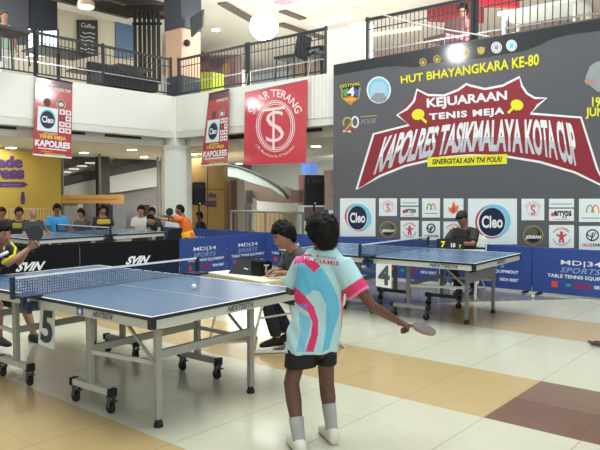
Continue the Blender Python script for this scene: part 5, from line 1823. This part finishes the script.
# ---------------------------------------------------------------- spectators seated along the shops
def spectator(px, py, dp, fwd, label, top, sk=(150, 110, 92), hair='full', **k):
    h = W(px, py, dp)
    f = V(fwd); f.z = 0; f.normalize()
    r = f.cross(Z)
    nk_ = h - Z * 0.16 - f * 0.03
    pl_ = nk_ - Z * 0.50 - f * 0.05
    sL, sR = nk_ - r * 0.165 - Z * 0.05, nk_ + r * 0.165 - Z * 0.05
    eL, eR = sL - Z * 0.26 + f * 0.06 - r * 0.04, sR - Z * 0.26 + f * 0.06 + r * 0.04
    wL, wR = eL + f * 0.22 - Z * 0.04 + r * 0.08, eR + f * 0.22 - Z * 0.04 - r * 0.08
    kL, kR = pl_ + f * 0.43 - r * 0.10 + Z * 0.02, pl_ + f * 0.43 + r * 0.10 + Z * 0.02
    g = max(0.09, 0.0)
    aL, aR = V((kL.x, kL.y, g)) - f * 0.03, V((kR.x, kR.y, g)) - f * 0.03
    person(label, h, fwd, nk_, sL, sR, eL, eR, wL, wR, pl_, kL, kR, aL, aR, sk, top, k.pop('bottom', (44, 46, 54)), hair=hair, s=0.98, hs=0.93, voxel=0.013, group='spectators seated along the shops', hands=True, **k)


TOC = (0.5, -0.85, -0.05)
spectator(2, 213, 14.2, TOC, 'dark-haired spectator at the left edge above the crouching player', (60, 52, 44), collar=(120, 100, 60))
spectator(19, 213.3, 13.3, TOC, 'spectator in a black jacket with yellow front seated second from the left', (40, 38, 40), panel=(150, 146, 52))
spectator(33, 213.5, 13.4, (0.6, -0.7, -0.1), 'grey-haired balding spectator in a dark shirt behind the raised bat', (62, 68, 74), (186, 148, 124), hair='crop', hair_c=mat('grey_hair', (150, 136, 124), 0.7))
spectator(57, 209.5, 13.9, (0.45, -0.85, -0.25), 'spectator in a bright blue shirt left of the far table net', (58, 150, 214), (132, 96, 78))
spectator(81, 214, 15.0, (-0.4, -0.85, -0.05), 'dim spectator in dark clothes right of the one in blue', (66, 60, 62))
spectator(103, 210.5, 14.6, TOC, 'spectator in a black jacket with a yellow yoke under the orange board', (34, 34, 38), (156, 116, 92), panel=(196, 172, 70))
spectator(141, 211, 14.7, (0.1, -0.98, -0.05), 'spectator in a white shirt left of the corner pillar', (206, 206, 204), (166, 126, 106))
spectator(152, 212.5, 15.7, (0.1, -0.98, -0.05), 'spectator in dark clothes right beside the one in white', (64, 58, 64))
spectator(199.5, 216.5, 17.2, (-0.8, -0.5, -0.15), 'spectator in black sitting under the left loudspeaker', (30, 30, 34), (120, 90, 76))
# two people upstairs
def stander(h, fwd, label, top, bottom, **k):
    f = V(fwd); f.z = 0; f.normalize(); r = f.cross(Z)
    nk_ = h - Z * 0.20; pl_ = nk_ - Z * 0.52
    sL, sR = nk_ - r * 0.19 - Z * 0.045, nk_ + r * 0.19 - Z * 0.045
    eL, eR = sL - Z * 0.28 - r * 0.05, sR - Z * 0.28 + r * 0.05
    wL, wR = eL - Z * 0.22 + f * 0.08, eR - Z * 0.22 + f * 0.08
    kL, kR = pl_ - Z * 0.42 - r * 0.10, pl_ - Z * 0.42 + r * 0.10
    aL, aR = kL - Z * 0.40, kR - Z * 0.40
    person(label, h, fwd, nk_, sL, sR, eL, eR, wL, wR, pl_, kL, kR, aL, aR, (150, 112, 92), top, bottom, s=0.98, voxel=0.013, **k)


h_ = W(4, 2, 14.6); h_.z = 3.85 + 1.63
stander(h_, (0.8, -0.5, -0.1), 'person in a pale green shirt standing in the left gallery', (140, 160, 140), (196, 194, 190))
h_ = W(463, 10.5, 12.6)
h_.z = min(h_.z, 3.85 + 1.64)
spectator2 = person('person in a dusty pink top with black hair behind the upper right railing', h_, (-0.7, -0.6, -0.3), h_ - Z * 0.2 + V((0.02, 0.06, 0)), h_ + V((0.10, -0.10, -0.26)), h_ + V((-0.06, 0.22, -0.26)),
                    h_ + V((0.06, -0.2, -0.5)), h_ + V((-0.2, 0.2, -0.5)), h_ + V((-0.2, -0.22, -0.52)), h_ + V((-0.36, 0.05, -0.52)), h_ + V((0.08, 0.12, -0.70)), h_ + V((-0.30, -0.1, -0.72)), h_ + V((-0.36, 0.12, -0.72)),
                    V((h_.x - 0.3, h_.y - 0.08, 3.94)), V((h_.x - 0.34, h_.y + 0.14, 3.94)), (160, 120, 100), (176, 112, 116), (60, 50, 60), hair='bob', s=0.98, voxel=0.013)

# ================================================================ DESKS, SPEAKERS AND SMALL THINGS
cream_cloth = mat('cream_cloth', (232, 224, 200), 0.8, var=0.05, scale=6)
wmetal = mat('white_metal', (222, 222, 218), 0.4, 0.1)

# umpire's desk
z0 = 0.72
a_ = G(213.5, 273, z0); b2 = G(262, 281.5, z0)
du_ = (b2 - a_); LEN = 0.92; du_.normalize(); dv_ = V((-du_.y, du_.x, 0))
org_ = b2 - du_ * LEN
t = empty('umpire_desk', V((org_.x, org_.y, 0))); tag(t, 'folding desk with a cream top in front of the seated umpire', 'desk')
cen = org_ + du_ * LEN / 2 + dv_ * 0.24
b_ = BM(); box(b_, V((cen.x, cen.y, z0 - 0.012)), (LEN, 0.48, 0.024), (du_, dv_, Z), bev=0.006); mk('desktop', b_, cream_cloth, t)
b_ = BM()
for s_ in (-1, 1):
    box(b_, V((cen.x, cen.y, z0 - 0.06)) + dv_ * 0.238 * s_, (LEN - 0.01, 0.006, 0.085), (du_, dv_, Z))
    box(b_, V((cen.x, cen.y, z0 - 0.06)) + du_ * (LEN / 2 - 0.004) * s_, (0.006, 0.47, 0.085), (du_, dv_, Z))
mk('cloth_border', b_, mat('cream_skirt', (206, 196, 166), 0.8, var=0.25, scale=25), t)
c0 = V((cen.x, cen.y, 0))
for s_ in (-1, 1):
    for q in (-1, 1):
        b_ = BM(); tube(b_, [c0 + du_ * (0.36 * s_ - 0.13 * q) + dv_ * 0.20 * q + Z * 0.70, c0 + du_ * (0.36 * s_ + 0.13 * q) + dv_ * 0.20 * q + Z * 0.02], 0.013, 8)
        mk('leg', b_, wmetal, t)
    b_ = BM(); tube(b_, [c0 + du_ * (0.36 * s_ + 0.13) + dv_ * 0.22 + Z * 0.014, c0 + du_ * (0.36 * s_ - 0.13) - dv_ * 0.22 + Z * 0.014], 0.014, 8); mk('floor_bar', b_, wmetal, t)
    b_ = BM(); tube(b_, [c0 + du_ * (0.36 * s_) + dv_ * 0.2 + Z * 0.36, c0 + du_ * (0.36 * s_) - dv_ * 0.2 + Z * 0.36], 0.010, 8); mk('stretcher', b_, wmetal, t)
# score board case on the desk
sb = mat('score_black', (20, 21, 23), 0.55, spec=0.25); sf = mat('score_face', (40, 47, 46), 0.5, spec=0.3)
bz = z0 + 0.001
p0 = V(G(228, 273.5, bz)); p1 = V(G(260.5, 276.5, bz)); p2 = V(G(272.5, 274.5, bz))
e1 = (p1 - p0); L1 = e1.length; e1.normalize(); bkv = V((-e1.y, e1.x, 0))
t = empty('score_board', p0); tag(t, 'black folding score board with a white T standing on the cream desk', 'score board')
b_ = BM(); prism(b_, [p0, p1, p1 + bkv * 0.10 + Z * 0.15 - e1 * 0.0, p0 + bkv * 0.10 + Z * 0.15 + e1 * 0.05], bkv * 0.012); mk('board', b_, sf, t)
b_ = BM(); prism(b_, [p0 + bkv * 0.22, p1 + bkv * 0.22, p1 + bkv * 0.115 + Z * 0.148, p0 + bkv * 0.115 + Z * 0.148 + e1 * 0.05], bkv * 0.012); mk('board', b_, sb, t)
for k in range(9):
    b_ = BM(); c_ = p0.lerp(p1, 0.18 + 0.09 * k) + bkv * 0.11 + Z * 0.155
    tube(b_, [c_ + bkv * (0.016 * math.cos(q)) + Z * (0.016 * math.sin(q)) for q in [2 * math.pi * i / 10 for i in range(10)]], 0.004, 6, closed=True); mk('binding_ring', b_, rubber, t)
e2 = (p2 - p1); e2.z = 0; L2 = e2.length; e2.normalize(); bk2 = V((-e2.y, e2.x, 0))
b_ = BM(); prism(b_, [p1 + e2 * 0.004, p1 + e2 * L2, p1 + e2 * (L2 - 0.012) + Z * 0.125, p1 + Z * 0.145], bk2 * 0.12); cs = mk('side_case', b_, sb, t)
A = Art(lambda x, y, o: p1 + e2 * (x * L2) + Z * (y * 0.14) - bk2 * (0.001 + o))
A.text('T', [(0.26, 0.80), (0.70, 0.76), (0.62, 0.22), (0.18, 0.26)], print_w, bold=0.04); A.done('letter', cs)
A = Art(lambda x, y, o: p0 + e1 * (x * L1) + (bkv * 0.10 + Z * 0.15) * y - bkv * (0.002 + o))
A.line([(0.42, 0.42), (0.56, 0.36)], 0.05, print_w); A.done('printed_mark', t)


def fold_chair(base, rz, label, m, fm):
    t = empty('folding_chair', base, rz); tag(t, label, 'chair', 'chairs of the score keepers')
    b_ = BM(); box(b_, (0, 0, 0.44), (0.40, 0.40, 0.035), bev=0.012); mk('seat', b_, m, t, local=True)
    b_ = BM(); box(b_, (0, -0.23, 0.74), (0.36, 0.025, 0.16), bev=0.01); mk('backrest', b_, m, t, local=True)
    b_ = BM(); tube(b_, [V((-0.20, -0.20, 0.44)), V((-0.20, -0.24, 0.78)), V((-0.15, -0.25, 0.84)), V((0.15, -0.25, 0.84)), V((0.20, -0.24, 0.78)), V((0.20, -0.20, 0.44))], 0.012, 8); mk('back_frame', b_, fm, t, local=True)
    for i in (-1, 1):
        for y0, y1 in ((-0.20, 0.20), (0.18, -0.22)):
            b_ = BM(); tube(b_, [V((0.20 * i, y0, 0.44)), V((0.20 * i, y1, 0.0))], 0.012, 8); mk('leg', b_, fm, t, local=True)
    for y in (0.20, -0.22):
        b_ = BM(); tube(b_, [V((-0.20, y, 0.012)), V((0.20, y, 0.012))], 0.012, 8); mk('floor_bar', b_, fm, t, local=True)


q = W(311, 296, 6.28); fold_chair((q.x + 0.05, q.y + 0.03, 0), math.atan2(-0.45, -0.8) - math.pi / 2, 'folding chair under the umpire at the cream desk', black_pl, wmetal)
q = W(467, 263, 10.0); fold_chair((q.x + 0.03, q.y + 0.05, 0), math.atan2(-0.75, -0.6) - math.pi / 2, 'folding chair with a white frame under the scorer in the black cap', white_pl, wmetal)

# scorer's small table with two score flips
z1 = 0.70
l_, r_ = W(434, 248.5, 9.25), W(485, 248.5, 9.1)
cen = (l_ + r_) / 2; ex = (r_ - l_); LX = ex.length; ex.normalize(); ey = V((-ex.y, ex.x, 0))
t = empty('score_table', V((cen.x, cen.y, 0))); tag(t, 'small pale table with white legs in front of the scorer in the black cap', 'table')
cen.z = z1
b_ = BM(); box(b_, cen - Z * 0.012, (LX, 0.34, 0.024), (ex, ey, Z), bev=0.005); mk('tabletop', b_, mat('pale_top', (196, 190, 176), 0.5), t)
for s_ in (-1, 1):
    for q in (-1, 1):
        b_ = BM(); g = V((cen.x, cen.y, 0)) + ex * (LX * 0.36 * s_)
        tube(b_, [g + ey * 0.10 * q + Z * 0.68, g + ey * 0.15 * q - ex * 0.03 + Z * 0.01], 0.013, 8); mk('leg', b_, wmetal, t)
    b_ = BM(); tube(b_, [g + ey * 0.15 - ex * 0.03 + Z * 0.013, g - ey * 0.15 - ex * 0.03 + Z * 0.013], 0.013, 8); mk('floor_bar', b_, wmetal, t)
fp = cen - ex * (LX * 0.18) - ey * 0.02
t = empty('flip_score_board', fp); tag(t, 'small black flip score board with a yellow 7 in front of the scorer', 'score board')
b_ = BM(); prism(b_, [fp - ex * 0.19 - ey * 0.06 + Z * 0.002, fp + ex * 0.19 - ey * 0.06 + Z * 0.002, fp + ex * 0.19 + Z * 0.17, fp - ex * 0.19 + Z * 0.17], ey * 0.012); mk('board', b_, sb, t)
b_ = BM(); prism(b_, [fp - ex * 0.19 + ey * 0.07 + Z * 0.002, fp + ex * 0.19 + ey * 0.07 + Z * 0.002, fp + ex * 0.19 + ey * 0.013 + Z * 0.168, fp - ex * 0.19 + ey * 0.013 + Z * 0.168], ey * 0.01); mk('board', b_, sb, t)
A = Art(lambda x, y, o: fp + ex * x + (ey * 0.06 + Z * 0.17) * y - ey * (0.062 + o))
A.text('7', [(-0.13, 0.80), (-0.07, 0.80), (-0.07, 0.30), (-0.13, 0.30)], yel, bold=0.03)
A.text('10', [(0.01, 0.65), (0.07, 0.65), (0.07, 0.3), (0.01, 0.3)], print_w, bold=0.03)
A.text('7', [(0.12, 0.5), (0.15, 0.5), (0.15, 0.2), (0.12, 0.2)], yel, bold=0.02)
A.done('numerals', t)

# loudspeakers on their stands
def speaker(pl_, x0, y0, x1, y1, label, lean=0.0):
    o_ = pl_.hit((x0 + x1) / 2, (y0 + y1) / 2); n_ = EYE - o_; n_.z = 0; n_.normalize()
    n_ = Matrix.Rotation(0.12, 3, 'Z') @ n_
    pl_ = Plane(o_, Z.cross(n_), n_)
    P = [pl_.hit(x0 + 0.6, y0), pl_.hit(x1 - 0.6, y0), pl_.hit(x1, y1), pl_.hit(x0, y1)]
    cx = (P[2] + P[3]) / 2; base = V((cx.x, cx.y, 0))
    hgt = P[0].z - P[3].z; wid = (P[2] - P[3]).length
    e = (P[2] - P[3]).normalized(); n = pl_.n
    c_ = (P[0] + P[1] + P[2] + P[3]) / 4
    t = empty('loudspeaker', V((cx.x, cx.y, P[3].z))); tag(t, label, 'loudspeaker', 'black loudspeakers on stands')
    b_ = BM()
    loft(b_, [ring(c_ + Z * (hgt * k) - n * 0.18, e * (wid / 2 * w), n * 0.18 * w, 24, 5) for k, w in ((-0.5, 0.93), (-0.47, 1.0), (0, 0.99), (0.46, 0.96), (0.5, 0.9))]); mk('cabinet', b_, mat('speaker_black', (30, 31, 34), 0.55), t)
    b_ = BM(); box(b_, c_ - Z * hgt * 0.12, (wid * 0.82, 0.03, hgt * 0.62), (e, n, Z), bev=0.012); mk('grille', b_, mat('speaker_grille', (22, 24, 26), 0.7, bump=0.4, scale=120), t)
    b_ = BM(); loft(b_, [ring(c_ + Z * hgt * 0.32 + n * k, e * (wid * a), Z * (hgt * b), 20, 4) for k, a, b in ((-0.01, 0.36, 0.10), (0.02, 0.36, 0.10), (0.021, 0.30, 0.075), (-0.005, 0.16, 0.05))]); mk('horn', b_, mat('speaker_horn', (44, 46, 50), 0.5), t)
    b_ = BM(); ball(b_, c_ - Z * hgt * 0.43 + n * 0.02, (0.025, 0.012, 0.018), 10, 6); mk('badge', b_, wmetal, t)
    s_ = empty('speaker_stand', V((cx.x, cx.y, 0)) - n * 0.18); tag(s_, label.replace('black loudspeaker', 'tripod stand of the loudspeaker').replace(', in front of the timber wall', ''), 'stand', 'tripod stands of the loudspeakers')
    b0 = V((cx.x, cx.y, 0)) - n * 0.18
    b_ = BM(); cyl(b_, b0 + Z * 0.25, V((b0.x, b0.y, P[3].z - 0.003)), 0.022, 12); mk('pole', b_, black_pl, s_)
    for k in range(3):
        d = Matrix.Rotation(2.1 * k, 3, 'Z') @ ER
        b_ = BM(); tube(b_, [b0 + Z * 0.75, b0 + d * 0.36 + Z * 0.015], 0.014, 8); mk('leg', b_, black_pl, s_)
        b_ = BM(); tube(b_, [b0 + Z * 0.3, b0 + d * 0.235 + Z * 0.27], 0.009, 6); mk('brace', b_, black_pl, s_)


speaker(planeB(0.75), 193, 182, 206.5, 205, 'black loudspeaker right of the corner pillar, in front of the timber wall')
speaker(planeB(0.8), 304.5, 175, 325.5, 205.5, 'black loudspeaker at the left edge of the big grey banner')

# balls
def tball(p, label):
    b_ = BM(); ball(b_, p, 0.02, 18, 12)
    t = mk('table_tennis_ball', b_, mat('ball_white', (246, 246, 240), 0.4), smooth=True); tag(t, label, 'ball', 'white table tennis balls')


p = G(194, 286.5, 0.7815); tball(p, 'white ball on the foreground table near the far net post')
p = G(533, 296.5, 0.02); tball(p, 'white ball lying on the floor in front of the right barriers')

# dark rubber scrap at the right edge of the floor
b_ = BM(); tube(b_, [G(588.5, 341, 0.012), G(593, 343.5, 0.03), G(598, 344, 0.035), G(604, 345.5, 0.03), G(610, 345, 0.012)], [0.008, 0.016, 0.022, 0.026, 0.02], 10, round_ends=True)
tube(b_, [G(592, 342, 0.04), G(597, 341.5, 0.035), G(606, 344, 0.025)], [0.006, 0.010, 0.012], 8, round_ends=True)
t = mk('crumpled_glove', b_, mat('dark_scrap', (62, 56, 52), 0.7)); tag(t, 'small dark crumpled object on the floor at the right edge of the picture', 'scrap')
